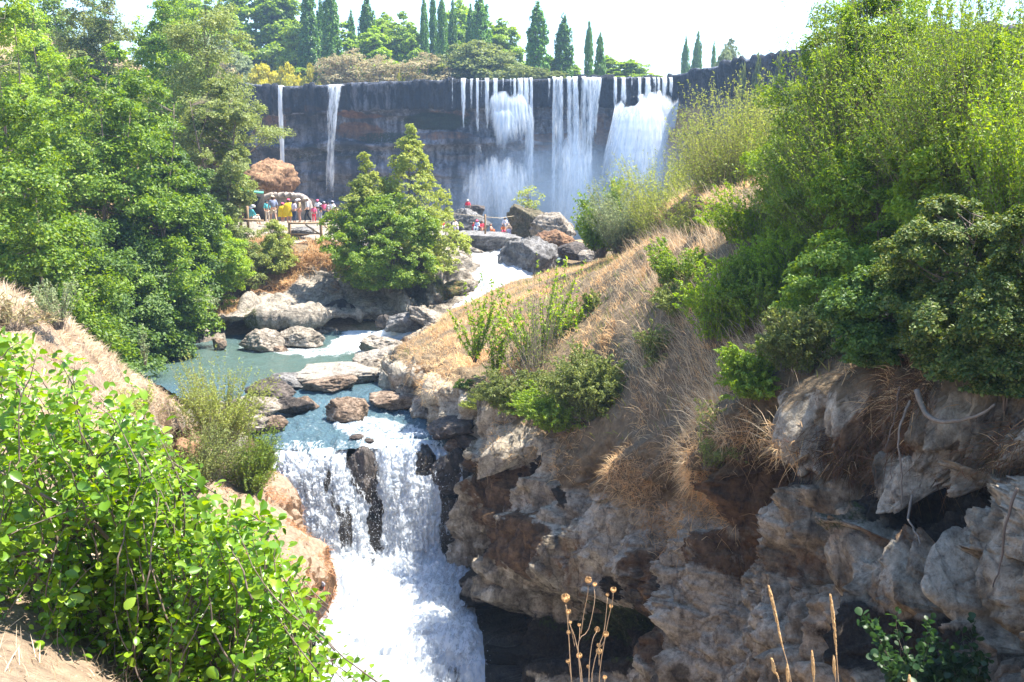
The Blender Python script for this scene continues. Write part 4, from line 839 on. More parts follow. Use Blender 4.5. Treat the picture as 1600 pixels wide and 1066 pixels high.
shrub(300,300,57,110,'alder','broad leafy bush filling the slope behind the vivid green bush',base=420,ncl=230)
# the twin bushy tree in the middle
tree('alder_tree','bushy light green tree with a pointed tip in front of the falls','tree',None,640,192,57.5,185,'broom',base=440,prof='cone',cb=.02,ncl=300,nlf=95,csz=.24,lsz=.15,tr=.12,nl=80,jag=.75)
tree('alder_tree','shorter bushy tree left of the pointed tree beside the visitors','tree',None,572,238,57,165,'broom',base=445,prof='cone',cb=.02,ncl=300,nlf=90,csz=.24,lsz=.15,tr=.12,nl=60,jag=.7)
tree('alder_tree','low wide dark leafy shrub overhanging the pale rock under the pointed tree','shrub',None,606,300,56,190,'willow',base=446,prof='round',cb=.0,ncl=420,nlf=120,csz=.30,lsz=.14,tr=.1,nl=50,jag=.3,multi=3)
tree('young_tree','thin young tree on top of the mossy boulder','tree',None,826,288,78,50,'broom',base=345,prof='round',cb=.3,ncl=60,nlf=14,csz=.2,lsz=.16,tr=.05,nl=50)
# ------------------------------------------------------------------ strand plants (broom, willow wands, weeds)
def wands(name,label,cat,group,base,H,R,n,leaf,nleaf=22,lsz=.07,asp=.3,wd=.007,spread=.55,twig='twig',bare=.25,curve=.5,baser=.25,arch=0.,shape=0,leafup=.3,sub='foliage'):
    e=empty(name,base,label,cat,group)
    ng=max(6,n//22); gi=rng.integers(0,ng,n); ga=rng.uniform(0,2*np.pi,ng); gl=rng.uniform(.5,1.05,ng); gs=rng.uniform(0,1,ng)**.6
    az=ga[gi]+rng.normal(0,.22,n); L=H*np.clip(gl[gi]*rng.uniform(.75,1.05,n),.2,1.05); sp=np.clip(gs[gi]+rng.normal(0,.07,n),0,1.1)*spread
    b=np.stack([np.cos(az)*baser*R*rng.uniform(0,1,n),np.sin(az)*baser*R*rng.uniform(0,1,n),np.full(n,-.15)],-1)
    k=7; t=np.linspace(0,1,k)
    hor=np.stack([np.cos(az),np.sin(az),0*az],-1)
    side=np.stack([-np.sin(az),np.cos(az),0*az],-1)*rng.normal(0,.12,n)[:,None]
    P=b[:,None]+(hor*R*sp[:,None]/spread+side*H)[:,None]*(t[None,:,None]**(1+curve*.4))+np.array([0,0,1.])*(L*np.cos(sp))[:,None,None]*(t**(1-.0)-arch*t**3)[None,:,None]
    P+=np.cumsum(rng.normal(0,.012*H,(n,k,3)),1)*(t>0)[None,:,None]
    T=unit(np.gradient(P,axis=1)); sd=unit(np.cross(T,rng.normal(0,1,(n,1,3)))); w=(wd*(1-.8*t))[None,:,None]
    # three sided thin rods
    u2=np.cross(T,sd); ring=np.stack([P+sd*w,P-sd*w*.5+u2*w*.87,P-sd*w*.5-u2*w*.87],2).reshape(-1,3)
    i=(np.arange(n)*k*3)[:,None,None]+(np.arange(k-1)*3)[None,:,None]+np.arange(3)[None,None,:]; j=(np.arange(n)*k*3)[:,None,None]+(np.arange(k-1)*3)[None,:,None]+((np.arange(3)+1)%3)[None,None,:]
    Q=np.stack([i,j,j+3,i+3],-1).reshape(-1,4)
    mesh_np('stem',ring,Q,None,M[twig] if twig in M else LEAFM[twig],e)
    tt=rng.uniform(bare,1,(n,nleaf)); ii=np.clip((tt*(k-1)).astype(int),0,k-2); f=(tt*(k-1)-ii)[...,None]; r=np.arange(n)[:,None]
    c=P[r,ii]*(1-f)+P[r,ii+1]*f; tp=unit(T[r,ii]+rng.normal(0,.7,c.shape)); c=c+tp*lsz*.5
    V=leaves(c.reshape(-1,3),tp.reshape(-1,3),lsz*rng.uniform(.6,1.3,n*nleaf),asp,up=leafup,tip=tp.reshape(-1,3),shape=shape)
    mesh_np(sub,*V,LEAFM[leaf],e,smooth=False)
    return e
def wand_at(name,label,cat,px,top,base,wpx,n,leaf,d=None,group=None,**kw):
    p=land_at(px,base) if d is None else None
    if p is None: p=np.array(W(px,base,d or 30))
    a=W(px,top,p[1]); H=a[2]-p[2]; R=wpx/2/F*(p[1]*CT-p[2]*ST)
    return wands(name,label,cat,group,tuple(p),H,R,n,leaf,**kw)
GB='light green broom bushes on the right bank'
wand_at('broom_bush','tall airy yellow green broom bush directly right of the waterfall','bush',1140,112,345,175,1150,'broom',d=34,nleaf=34,lsz=.10,asp=.22,group=GB)
wand_at('broom_bush','lower airy broom bush left of the tall one','bush',1035,225,395,150,620,'broom',d=40,nleaf=34,lsz=.11,asp=.22,group=GB)
wand_at('broom_bush','pale feathery bush overlapping the foot of the falls','bush',975,268,400,120,520,'sage',d=43,nleaf=34,lsz=.11,group=GB)
wand_at('leafy_bush','small fresh green bush beside the foot of the falls','bush',938,262,398,62,240,'willow',d=45,nleaf=50,lsz=.16,asp=.5,group=GB)
wand_at('broom_bush','broom bush at the foot of the tall broom with bright shoots','bush',1090,290,385,120,320,'broom',d=33,nleaf=30,lsz=.10,asp=.25,group=GB)
GW='large willowy bushes at the top right'
wand_at('willow_bush','huge willowy bush with feathery arching branches at upper right','bush',1385,-50,430,320,1300,'willow',d=21,nleaf=55,lsz=.085,asp=.26,spread=.8,wd=.008,baser=.45,group=GW,twig='bark')
wand_at('willow_bush','tall leafy bush filling the top right corner','bush',1550,-110,420,310,1200,'willow',d=17.5,nleaf=60,lsz=.075,asp=.35,spread=.7,baser=.5,group=GW,twig='bark')
wand_at('willow_bush','pale tipped bush left of the huge willowy bush','bush',1270,78,400,160,600,'willow',d=25,nleaf=45,lsz=.09,asp=.3,group=GW)
wand_at('willow_bush','broad leaved upright bush behind the huge willowy bush','bush',1440,-90,380,190,460,'alder',d=24,nleaf=60,lsz=.13,asp=.5,group=GW)
wand_at('willow_bush','sunlit yellow green bush at the right edge','bush',1600,60,440,170,420,'bright',d=14.5,nleaf=60,lsz=.07,asp=.45,group=GW)
for (px,top,d,w,lf,lab) in []: pass
def dense(px,top,base,wpx,d,leaf,label,name='bramble_bush',grp='low leafy bushes on the right slope',**kw):
    k=dict(prof='round',cb=0,ncl=300,nlf=120,csz=.2,lsz=.06,tr=.03,nl=60,multi=3,leafname='foliage',trunkname='stem',base=base); k.update(kw)
    return tree(name,label,'bush',grp,px,top,d,wpx,leaf,**k)
for (px,top,bs,w,d,lf,lab) in [(1330,70,330,170,23.2,'willow','leafy mass in the left half of the huge willowy bush'),(1440,40,330,170,21,'alder','dark green leafy mass inside the huge willowy bush'),(1550,60,360,170,18,'willow','leafy mass at the upper right edge'),(1390,190,420,180,19,'alder','shaded leafy mass below the huge willowy bush'),(1290,210,400,130,22,'willow','leafy clump left of the shaded mass'),(1500,170,400,160,17,'bright','sunlit leafy clump above the bramble bush'),(1235,165,330,100,27,'willow','small leafy clump beside the arm of the cliff'),(1310,5,260,150,24.5,'willow','high leafy mass at the left shoulder of the huge willowy bush'),(1375,-50,240,150,22,'alder','topmost leafy mass above the huge willowy bush')]:
    dense(px,top,bs,w,d,lf,lab,name='willow_bush',grp=GW,ncl=260,nlf=90,csz=.36,lsz=.095,asp=.4,jag=.9,prof='round',nl=90,flat=.8)
dense(1500,285,560,250,13.2,'bramble','big dark bramble bush overhanging the right cliff edge',ncl=420,nlf=170,csz=.2,lsz=.055,jag=.8,cb=.0,prof='low')
dense(1600,330,600,150,11.8,'bramble','dark bramble bush at the right edge of the view',ncl=300,nlf=150,csz=.17,lsz=.05,jag=.8,prof='low')
dense(1390,400,560,180,14.6,'dark','shaded bush left of the big bramble',ncl=300,nlf=140,lsz=.06,csz=.17)
dense(1300,360,520,190,18.5,'willow','green bush in dappled shade below the willowy bush',ncl=260,nlf=110,lsz=.075,csz=.22)
wand_at('leafy_bush','fresh green bush at the sunny crest of the right slope','bush',1235,290,440,150,220,'bright',nleaf=70,lsz=0.074,asp=.42,spread=1.15,arch=.3,wd=.008,baser=.5,bare=.1,group='low leafy bushes on the right slope')
wand_at('leafy_bush','leafy bush halfway down the sunny grass slope','bush',1180,330,500,130,200,'willow',nleaf=70,lsz=0.072,asp=.42,spread=1.15,arch=.3,wd=.008,baser=.5,bare=.1,group='low leafy bushes on the right slope')
wand_at('leafy_bush','smaller leafy bush on the sunny grass slope','bush',1140,395,500,100,130,'willow',nleaf=70,lsz=0.075,asp=.42,spread=1.15,arch=.3,wd=.008,baser=.5,bare=.1,group='low leafy bushes on the right slope')
wand_at('leafy_bush','tiny bright bush just under the tall broom','bush',1118,300,350,70,90,'bright',nleaf=70,lsz=0.096,asp=.42,spread=1.15,arch=.3,wd=.008,baser=.5,bare=.1,group='low leafy bushes on the right slope')
wand_at('leafy_bush','loose yellow green shrub at the top of the sunny slope below the tall broom','bush',1175,235,375,150,260,'bright',nleaf=60,lsz=.09,asp=.42,spread=1.1,arch=.3,baser=.6,bare=.1,group='low leafy bushes on the right slope')
wand_at('leafy_bush','airy shrub among the straw left of the sunny crest','bush',1060,320,440,110,170,'willow',nleaf=50,lsz=.09,asp=.4,spread=1.1,arch=.3,baser=.5,bare=.1,group='low leafy bushes on the right slope')
wand_at('leafy_bush','low green shrub spilling down the middle of the straw slope','bush',1010,440,560,90,150,'olive',nleaf=50,lsz=.08,asp=.4,spread=1.2,arch=.35,baser=.5,bare=.1,group='low leafy bushes on the right slope')
wand_at('leafy_bush','scattered weedy shrub hanging on the lower straw slope','bush',1090,560,720,120,120,'olive',nleaf=34,lsz=.07,asp=.35,spread=1.3,arch=.4,baser=.6,bare=.1,group='low leafy bushes on the right slope')
GM='shrubs on the rocky point in the middle'
wand_at('leafy_bush','olive green bush cascading over the middle rock edge','bush',905,478,655,120,240,'olive',d=28.3,nleaf=70,lsz=0.091,asp=.42,spread=1.15,arch=.3,wd=.008,baser=.5,bare=.1,group=GM)
wand_at('leafy_bush','lower green bush trailing over the pale rock','bush',850,560,640,110,170,'willow',d=29.2,nleaf=70,lsz=0.093,asp=.42,spread=1.15,arch=.3,wd=.008,baser=.5,bare=.1,group=GM)
wand_at('leafy_bush','yellowish bush at the left end of the rocky point','bush',775,570,640,80,110,'broom',d=31.5,nleaf=70,lsz=0.101,asp=.42,spread=1.15,arch=.3,wd=.008,baser=.5,bare=.1,group=GM)
wand_at('leafy_bush','tiny dark green plant on the point of pale rock','bush',735,575,600,36,50,'dark',d=33,nleaf=70,lsz=0.106,asp=.42,spread=1.15,arch=.3,wd=.008,baser=.5,bare=.1,group=GM)
wand_at('leafy_bush','narrow green bush above the cascading bush','bush',935,415,520,70,120,'olive',d=33,nleaf=70,lsz=0.106,asp=.42,spread=1.15,arch=.3,wd=.008,baser=.5,bare=.1,group=GM)
wand_at('bare_shrub','tangled shrub of bare grey branches on the rocky point','shrub',840,440,628,170,260,'olive',d=31,nleaf=14,lsz=.09,spread=1.2,wd=.016,twig='twig',baser=.2,group=GM)
wand_at('leafy_bush','full leafy shrub on the slope just below the small crest bushes','bush',1205,300,470,130,300,'willow',nleaf=75,lsz=.085,asp=.42,spread=1.1,arch=.3,baser=.7,bare=.05,group='low leafy bushes on the right slope')
wand_at('leafy_bush','bright leafy shrub in the middle of the straw slope','bush',1130,345,520,120,280,'bright',nleaf=75,lsz=.085,asp=.42,spread=1.1,arch=.3,baser=.7,bare=.05,group='low leafy bushes on the right slope')
wand_at('leafy_bush','dull green shrub at the edge of the shadow on the straw slope','bush',1250,420,560,110,220,'olive',nleaf=75,lsz=.085,asp=.42,spread=1.1,arch=.3,baser=.7,bare=.05,group='low leafy bushes on the right slope')
wand_at('leafy_bush','leafy shrub above the hanging straw','bush',1175,455,600,90,170,'willow',nleaf=75,lsz=.085,asp=.42,spread=1.1,arch=.3,baser=.7,bare=.05,group='low leafy bushes on the right slope')
wand_at('leafy_bush','small olive shrub in a fold of the straw slope','bush',1060,380,480,70,120,'olive',nleaf=75,lsz=.085,asp=.42,spread=1.1,arch=.3,baser=.7,bare=.05,group='low leafy bushes on the right slope')
wand_at('leafy_bush','tall olive green shrub at the right side of the rocky point','bush',925,440,640,110,330,'olive',nleaf=75,lsz=.10,asp=.4,spread=1.1,arch=.35,baser=.6,bare=.05,group=GM)
wand_at('leafy_bush','leafy shrub drooping over the edge of the rocky point','bush',875,500,655,120,280,'willow',nleaf=75,lsz=.10,asp=.4,spread=1.1,arch=.35,baser=.6,bare=.05,group=GM)
wand_at('leafy_bush','thin leafed shrub between the saplings of the rocky point','bush',800,500,625,110,220,'olive',nleaf=75,lsz=.10,asp=.4,spread=1.1,arch=.35,baser=.6,bare=.05,group=GM)
GS='young trees on the rocky point'
for (px,top,base,w,lab) in [(742,395,560,34,'slim leafy young tree farthest left on the rocky point'),(775,410,600,24,'narrow column of bright leaves on the rocky point'),(846,370,590,70,'open young tree with dark forked stems in front of the cascade'),(878,430,575,20,'short slim sapling right of the forked young tree'),(912,440,570,16,'thinnest sapling rising from the dry grass')]:
    wand_at('young_tree',lab,'tree',px,top,base,w*1.9,46 if w>40 else 20,'bright',d=32.5,nleaf=60,lsz=.13,asp=.5,spread=.5,wd=.02 if w>40 else .012,bare=.15,group=GS,twig='bark_dark',baser=.1)
GL='shrubs on the near spur'
wand_at('weed_shrub','feathery yellow green shrub at the end of the dry spur','shrub',345,545,690,150,420,'broom',d=25,nleaf=34,lsz=.07,asp=.4,group=GL)
wand_at('weed_shrub','second feathery shrub beside the small left waterfall edge','shrub',385,640,770,110,420,'willow',d=25.5,nleaf=34,lsz=.07,asp=.35,group=GL)
wand_at('weed_shrub','soft green shrub behind the broad leaved bush','shrub',300,640,760,130,380,'olive',d=21,nleaf=34,lsz=.06,asp=.4,group=GL)
wand_at('weed_shrub','thin leafy weed in the middle of the dry spur','weed',215,575,650,70,90,'broom',d=17,nleaf=26,lsz=.05,asp=.4,group=GL)
wand_at('weed_shrub','tall pale weed on the crest of the dry spur','weed',92,415,500,70,60,'sage',d=14.5,nleaf=30,lsz=.05,asp=.35,group=GL,wd=.006)
wand_at('weed_shrub','single upright stalk weed at the spur edge against the dark trees','weed',226,488,560,18,8,'sage',d=20,nleaf=30,lsz=.06,asp=.4,group=GL,wd=.01)
wand_at('dry_weed','tuft of long arching straw coloured grass at the left edge','dry grass',22,425,500,110,90,'dry',d=12.5,nleaf=6,lsz=.1,asp=.15,spread=1.1,arch=.35,wd=.005,group=GL)
dense(470,700,800,10,27,'olive','tiny sprig at the waterfall edge',grp=GL,ncl=6,nlf=20,lsz=.05,csz=.08) if False else None
# shaded plants on the cliff
GC='plants rooted in the shaded cliff'
wand_at('cliff_plant','leafy green plant growing at the foot of the shaded cliff, bottom right','plant',1430,895,1080,170,46,'fern',d=10.4,nleaf=26,lsz=.09,asp=.5,spread=1.1,baser=.2,group=GC,shape=1,wd=.005)
wand_at('cliff_plant','second leafy plant in the bottom right corner','plant',1530,950,1110,120,22,'fern',d=10,nleaf=22,lsz=.08,asp=.5,spread=1.1,group=GC,shape=1,wd=.005)
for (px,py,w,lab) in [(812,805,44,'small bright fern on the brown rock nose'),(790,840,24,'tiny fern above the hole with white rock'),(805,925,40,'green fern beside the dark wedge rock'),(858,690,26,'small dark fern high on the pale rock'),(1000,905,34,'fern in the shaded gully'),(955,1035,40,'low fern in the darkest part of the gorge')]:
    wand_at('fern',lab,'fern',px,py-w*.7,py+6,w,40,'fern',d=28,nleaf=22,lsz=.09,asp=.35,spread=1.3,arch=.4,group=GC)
# ------------------------------------------------------------------ broad leaved shrub in the foreground
def big_shrub(label,poly,n,dr):
    poly=np.array(poly,float); e=None; mbS=MB(); LV=[];LT=[];LO=[];SZ=[]
    def inside(x,y):
        r=False; j=len(poly)-1
        for i in range(len(poly)):
            if (poly[i,1]>y)!=(poly[j,1]>y) and x<(poly[j,0]-poly[i,0])*(y-poly[i,1])/(poly[j,1]-poly[i,1])+poly[i,0]: r=not r
            j=i
        return r
    cnt=0; first=None
    while cnt<n:
        x=rng.uniform(poly[:,0].min(),poly[:,0].max()); y=rng.uniform(poly[:,1].min(),poly[:,1].max())
        if not inside(x,y): continue
        cnt+=1
        d=rng.uniform(*dr); tip=np.array(W(x,y,d)); L=rng.uniform(.55,1.25)
        ang=rng.normal(0,.45); base=tip+np.array([-L*math.sin(ang)*.8+rng.normal(0,.1),rng.normal(0,.25),-L*math.cos(ang)])
        k=9; t=np.linspace(0,1,k)[:,None]; bow=np.array([rng.normal(0,.10),rng.normal(0,.10),.05])
        pts=base+(tip-base)*t+bow*np.sin(t*np.pi)*L+rng.normal(0,.008,(k,3)); 
        if first is None: first=pts[0]
        mbS.tube(pts,.007-.0045*t[:,0],4)
        LSZ=rng.uniform(.75,1.25); m=int((22+26*L*rng.uniform(.7,1.1))/LSZ**1.3); tt=np.sort(rng.uniform(.18,1.02,m)); i=np.clip((tt*(k-1)).astype(int),0,k-2); f=(tt*(k-1)-i)[:,None]
        c=pts[i]*(1-f)+pts[i+1]*f; ax=unit(pts[i+1]-pts[i]); sd=unit(np.cross(ax,rng.normal(0,1,(m,3)))); dirn=unit(ax*.55+sd*1.0+np.array([0,0,.15]))
        pet=rng.uniform(.01,.11,m)[:,None]
        SZ.append(np.full(m,LSZ)); LV.append(c+dirn*pet); LT.append(dirn); LO.append(unit(ax*.7+np.array([.1,-.2,.6])))
    c=np.concatenate(LV); tp=np.concatenate(LT); ou=np.concatenate(LO)
    root=np.array([np.median(c[:,0]),np.median(c[:,1]),0]); root[2]=gz(root[0],root[1])
    e=empty('broad_leaved_shrub',tuple(root),label,'shrub','broad leaved shrubs in the near left corner')
    nd=unit(ou); V,Q,T=leaves(c,nd,.066*np.concatenate(SZ)*rng.uniform(.4,1.4,len(c)),.42,up=.35,rnd=.55,fold=.22,tip=tp,shape=1)
    mesh_np('foliage',V-root,Q,T,LEAFM['big'],e,smooth=True)
    # main stems down to the soil
    for q in range(16):
        a=c[rng.integers(len(c))]; g=root+np.array([rng.normal(0,.35),rng.normal(0,.3),0]); g[2]=gz(g[0],g[1])-.1
        mm=(a+g)/2+np.array([rng.normal(0,.1),0,.1]); mbS.tube([g,(g+mm)/2,mm,(a+mm)/2,a],[.022,.018,.014,.01,.006],5)
    mbS.V=[v-root for v in mbS.V]; mbS.build('stem',M['bark'],e)
big_shrub('broad leaved shrub at the left edge with upright shoots over the dry grass',[(-30,520),(30,520),(130,570),(215,610),(240,690),(215,800),(180,960),(90,985),(-30,960)],250,(6.0,8.2))
big_shrub('middle broad leaved shrub between the left edge one and the waterfall',[(190,640),(250,660),(290,760),(350,800),(380,900),(360,1040),(250,1040),(170,960),(180,800)],185,(6.2,8.0))
big_shrub('broad leaved shrub reaching out to the white water at the bottom',[(330,800),(415,800),(440,870),(470,960),(495,1000),(470,1090),(250,1100),(270,960)],165,(5.6,7.2))
# ------------------------------------------------------------------ grasses
M['straw']=mat_straw('straw_blades',[(.64,.47,.25),(.76,.58,.34),(.54,.35,.17),(.72,.54,.30),(.44,.27,.13)])
M['rust']=mat_straw('rusty_straw',[(.46,.26,.13),(.55,.34,.19),(.36,.19,.09)]); M['stalks']=mat_straw('pale_stalks',[(.62,.50,.34),(.72,.60,.42),(.55,.42,.26)]); M['vines']=mat_straw('brown_vines',[(.14,.08,.05),(.22,.13,.07),(.10,.09,.04)])
M['grassgreen']=mat_straw('green_blades',[(.16,.20,.05),(.24,.26,.08),(.38,.32,.14)])
def sample(P,N,wgt,n):
    a=np.linalg.norm(np.cross(P[1:,:-1]-P[:-1,:-1],P[:-1,1:]-P[:-1,:-1]),axis=-1)*np.clip(wgt[:-1,:-1],0,None)
    cdf=np.cumsum(a.ravel()); r=np.searchsorted(cdf,rng.uniform(0,cdf[-1],n)); i,j=np.unravel_index(np.clip(r,0,a.size-1),a.shape)
    f=rng.uniform(0,1,(n,1)); g=rng.uniform(0,1,(n,1))
    return P[i,j]*(1-f)*(1-g)+P[i+1,j]*f*(1-g)+P[i,j+1]*(1-f)*g+P[i+1,j+1]*f*g, N[i,j]
def grass(name,p,nr,L,wd,mat,lean=(0,0,0),nrm=.5,rnd=.4,droop=.35,label=None):
    n=len(p); L=L*rng.uniform(.45,1.3,n)[:,None]
    big_=np.stack([vn(p*.9),vn(p*.9+50),0*p[:,0]],-1)*.5
    d=unit(np.array([0,0,1.])+nr*nrm+np.array(lean)+rng.normal(0,rnd,(n,3))+big_*.4)
    s=unit(np.cross(d,rng.normal(0,1,(n,3))))*wd*rng.uniform(.7,1.3,n)[:,None]
    hor=d*np.array([1,1,0]); dr=(hor*.5-np.array([0,0,1]))*L*droop*rng.uniform(.2,1.3,n)[:,None]
    m=p+d*L*.55+dr*.25; t=p+d*L+dr; p=p-d*L*.06
    V=np.stack([p-s,p+s,m+s*.7,m-s*.7,t],1); k=(np.arange(n)*5)[:,None]
    return tag(mesh_np(name,V.reshape(-1,3),(k+np.array([[0,1,2,3]])),(k+np.array([[3,2,4]])),mat,smooth=False),label,None,kind='stuff')
rpx,rpy,_=proj(RP)
nz=fbm(RP*.8,4); tuft=np.clip(.25+2.2*nz,0.02,2)
slope=sstep(4.15,3.7,RCc)*sstep(.35,.9,RCc)*(rpx>-200)*(rpx<1900)
hang=np.clip(sstep(3.8,4.2,RCc)*sstep(6.1,4.8,RCc+.9*nz),0,1)*np.clip(blob(rpx,rpy,1090,720,150,190,0,2)*1.5+blob(rpx,rpy,1400,620,260,60,0,2)*.5,0,1)
p,n_=sample(RP,RN,slope*np.clip(.05+2.6*nz+1.2*fbm(RP*2.6,3),.03,2)*(RSs<8.8),52000); grass('grass',p,n_,.36,.008,M['straw'],(-.15,-.15,0),.5,.5,.5)
p,n_=sample(RP,RN,slope*np.clip(-nz*3,0,1),9000); grass('grass',p,n_,.4,.011,M['grassgreen'],(-.1,-.1,0),.4,.35,.4)
p,n_=sample(RP,RN,hang*np.clip(.3+2.0*nz,0,1.2),9000); grass('grass',p,n_,.34,.006,M['straw'],(-.1,-.1,-.5),.3,1.0,.6)
edge=sstep(3.5,3.9,RCc)*sstep(4.9,4.3,RCc)*(RSs<8)
stalk=np.clip(blob(rpx,rpy,1120,520,170,230,0,2)*1.5,0,1)*(RSs<6.5)*np.clip(.2+2*nz,0,1)
p,n_=sample(RP,RN,stalk,3600); grass('grass',p,n_,.85,.006,M['stalks'],(-.35,-.2,.2),.45,.3,.35)
p,n_=sample(RP,RN,np.clip(blob(rpx,rpy,1440,640,230,120,0,2)*1.5,0,1)*sstep(3.4,3.9,RCc)*sstep(5.6,4.8,RCc)*np.clip(.2+2*nz,0,1),9000); grass('grass',p,n_,.4,.005,M['vines'],(-.1,-.1,-1.2),.2,.45,.7)
p,n_=sample(RP,RN,edge*np.clip(nz*3,0,2),5000); grass('grass',p,n_,.3,.007,M['straw'],(-.1,-.1,-.5),.3,.6,.7)
lsl=sstep(5.2,4.6,LCc)*(LP[...,1]>2.3)*(LP[...,1]<30)
nl_=fbm(LP*1.5,3); lw=1/np.maximum(LP[...,1],3)**1.0
p,n_=sample(LP,LN,lsl*lw*np.clip(.5+1.5*nl_,.05,2),90000); grass('grass',p,n_,.15,.0036,M['stalks'],(.1,-.1,0),.3,.8,.3)
p,n_=sample(LP,LN,sstep(4.4,4.9,LCc)*(LP[...,1]>17)*(LP[...,1]<29)*np.clip(.1+2*nl_,0,1),24000); grass('grass',p,n_,.2,.007,M['rust'],(.0,-.1,-.6),.4,.8,.7)
p,n_=sample(LP,LN,sstep(4.6,4.0,LCc)*(LP[...,1]>9)*(LP[...,1]<29)*(LCc>1.2)*np.clip(.4+1.5*nl_,.05,2),42000); grass('grass',p,n_,.24,.007,M['stalks'],(.15,-.1,0),.3,.7,.35)
p,n_=sample(LP,LN,sstep(5.2,4.6,LCc)*(LP[...,1]>19)*(LP[...,1]<33)*np.clip(nl_*3,0,1),5000); grass('grass',p,n_,.25,.008,M['grassgreen'],(0,0,0),.3,.5,.4)
bc=cover if cover.shape==BP.shape[:2] else None
bqx,bqy,_=proj(BP); bw=np.clip(blob(bqx,bqy,430,410,70,55,0,2)+blob(bqx,bqy,510,400,60,30,0,2)+blob(bqx,bqy,330,445,80,50,0,2)+blob(bqx,bqy,665,405,24,30,0,2),0,1)*(BCc<5.2)
p,n_=sample(BP,BN,bw*np.clip(.3+2*fbm(BP*.5,3),0,2),16000); grass('grass',p,n_,.5,.018,M['straw'],(0,-.2,-.2),.6,.4,.6)
# ------------------------------------------------------------------ boulders
def on_plane(px,py,z):
    a=W(px,py,1.0); return z/a[2]
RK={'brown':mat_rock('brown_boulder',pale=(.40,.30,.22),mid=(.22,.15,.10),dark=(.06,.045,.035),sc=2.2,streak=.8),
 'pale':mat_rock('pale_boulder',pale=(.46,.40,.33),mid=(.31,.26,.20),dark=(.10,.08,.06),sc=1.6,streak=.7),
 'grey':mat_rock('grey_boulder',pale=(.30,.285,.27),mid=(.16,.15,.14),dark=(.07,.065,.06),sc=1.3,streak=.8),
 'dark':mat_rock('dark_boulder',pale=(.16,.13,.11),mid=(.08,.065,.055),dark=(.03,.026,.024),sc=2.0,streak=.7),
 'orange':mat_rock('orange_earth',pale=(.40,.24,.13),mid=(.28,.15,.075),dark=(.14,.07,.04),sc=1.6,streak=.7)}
def boulder(label,px,py,w,h,mat,z=None,d=None,depth=.8,rough=.16,flat=5,wet=0.,moss=0.,cap=0.,group=None,cat='boulder',name='boulder',tilt=0,lean=0):
    if d is None: d=on_plane(px,py+h*.42,z)
    a=np.array(W(px,py,d)); k=(d*CT-a[2]*ST)/F; rx,rz_=w*k/2*1.06,h*k/2*1.12; ry=min(rx,max(rx*depth,rz_*.6))
    a[1]+=ry*.35
    nu,nv=110,70; th=np.linspace(0,math.pi,nv)[:,None]; ph=(np.arange(nu)*2*math.pi/nu)[None]
    Dn=np.stack([np.sin(th)*np.cos(ph),np.sin(th)*np.sin(ph),np.cos(th)+0*ph],-1)
    sd=rng.uniform(0,99); r=1+0*Dn[...,0]
    for q in range(flat+11):      # chop flat faces
        n_=unit(rng.normal(0,1,3)*np.array([1,1,1.3])); dd=rng.uniform(.52,.82); pr=(Dn*n_).sum(-1); r=np.where(pr>.05,np.minimum(r,dd/np.maximum(pr,.05)),r)
    r=r*(1+rough*.7*ridge(Dn*1.1+sd,4)+.5*rough*facets(Dn*3.3+sd,.8,.4)+.28*rough*facets(Dn*8+sd,.8,.4)+.02*fbm(Dn*14+sd,3))
    P=Dn*r[...,None]*np.array([rx,ry,rz_])*1.32
    t=math.radians(tilt); P=np.stack([P[...,0]*math.cos(t)-P[...,2]*math.sin(t)+lean*P[...,2],P[...,1],P[...,0]*math.sin(t)+P[...,2]*math.cos(t)],-1)
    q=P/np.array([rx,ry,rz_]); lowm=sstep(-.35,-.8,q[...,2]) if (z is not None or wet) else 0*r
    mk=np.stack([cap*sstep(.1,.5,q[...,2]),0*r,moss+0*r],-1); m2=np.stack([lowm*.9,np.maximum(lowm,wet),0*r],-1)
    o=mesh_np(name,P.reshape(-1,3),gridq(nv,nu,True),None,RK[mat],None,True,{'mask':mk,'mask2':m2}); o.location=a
    tag(o,label,cat,group); return o
GR='rocks in the river above the small fall'
ZW=-9.55
boulder('brown rock standing alone in the rapids above the small waterfall',545,643,56,34,'brown',z=ZW,group=GR)
boulder('dark brown rounded rock at the left of the rapids, tallest of its cluster',420,612,56,32,'dark',z=ZW,group=GR)
boulder('smooth pale grey rock just behind the dark cluster at the left of the rapids',446,599,58,18,'grey',z=ZW,group=GR)
boulder('dark wet rock in front of the tallest dark one, left of the rapids',452,636,52,26,'dark',z=ZW,group=GR)
boulder('dark rock at the right tip of the left cluster',474,633,34,22,'brown',z=ZW,group=GR)
boulder('wide pale ledge rock on the left shore of the rapids',396,642,70,34,'pale',z=ZW,group=GR)
boulder('pale rock with brown edge below the wide ledge rock',392,664,60,24,'pale',z=ZW,group=GR)
boulder('small brown rock at the waters edge below the left cluster',427,664,30,20,'brown',z=ZW,group=GR)
boulder('tiny dark rock breaking the surface at the lip of the fall',555,684,18,9,'dark',z=ZW,group=GR)
boulder('second tiny rock at the lip of the fall',576,690,12,8,'dark',z=ZW,group=GR)
boulder('low pale rock shelf reaching into the pool from the right',538,588,124,26,'pale',z=ZW,flat=8,group=GR,cap=.8)
boulder('brown front edge rock of the pale shelf in the pool',520,603,70,20,'brown',z=ZW,group=GR)
boulder('pale slab stepping up behind the rock shelf',598,566,84,40,'pale',z=ZW,group=GR,cap=.8)
boulder('long dark undercut rock at the right side of the rapids',628,628,84,24,'brown',z=ZW,group=GR)
boulder('pale scooped rock at the right edge of the rapids',665,640,56,34,'pale',z=ZW,group=GR)
boulder('dark boulder where the right bank meets the rapids',700,672,62,34,'dark',z=ZW,group=GR,wet=.6)
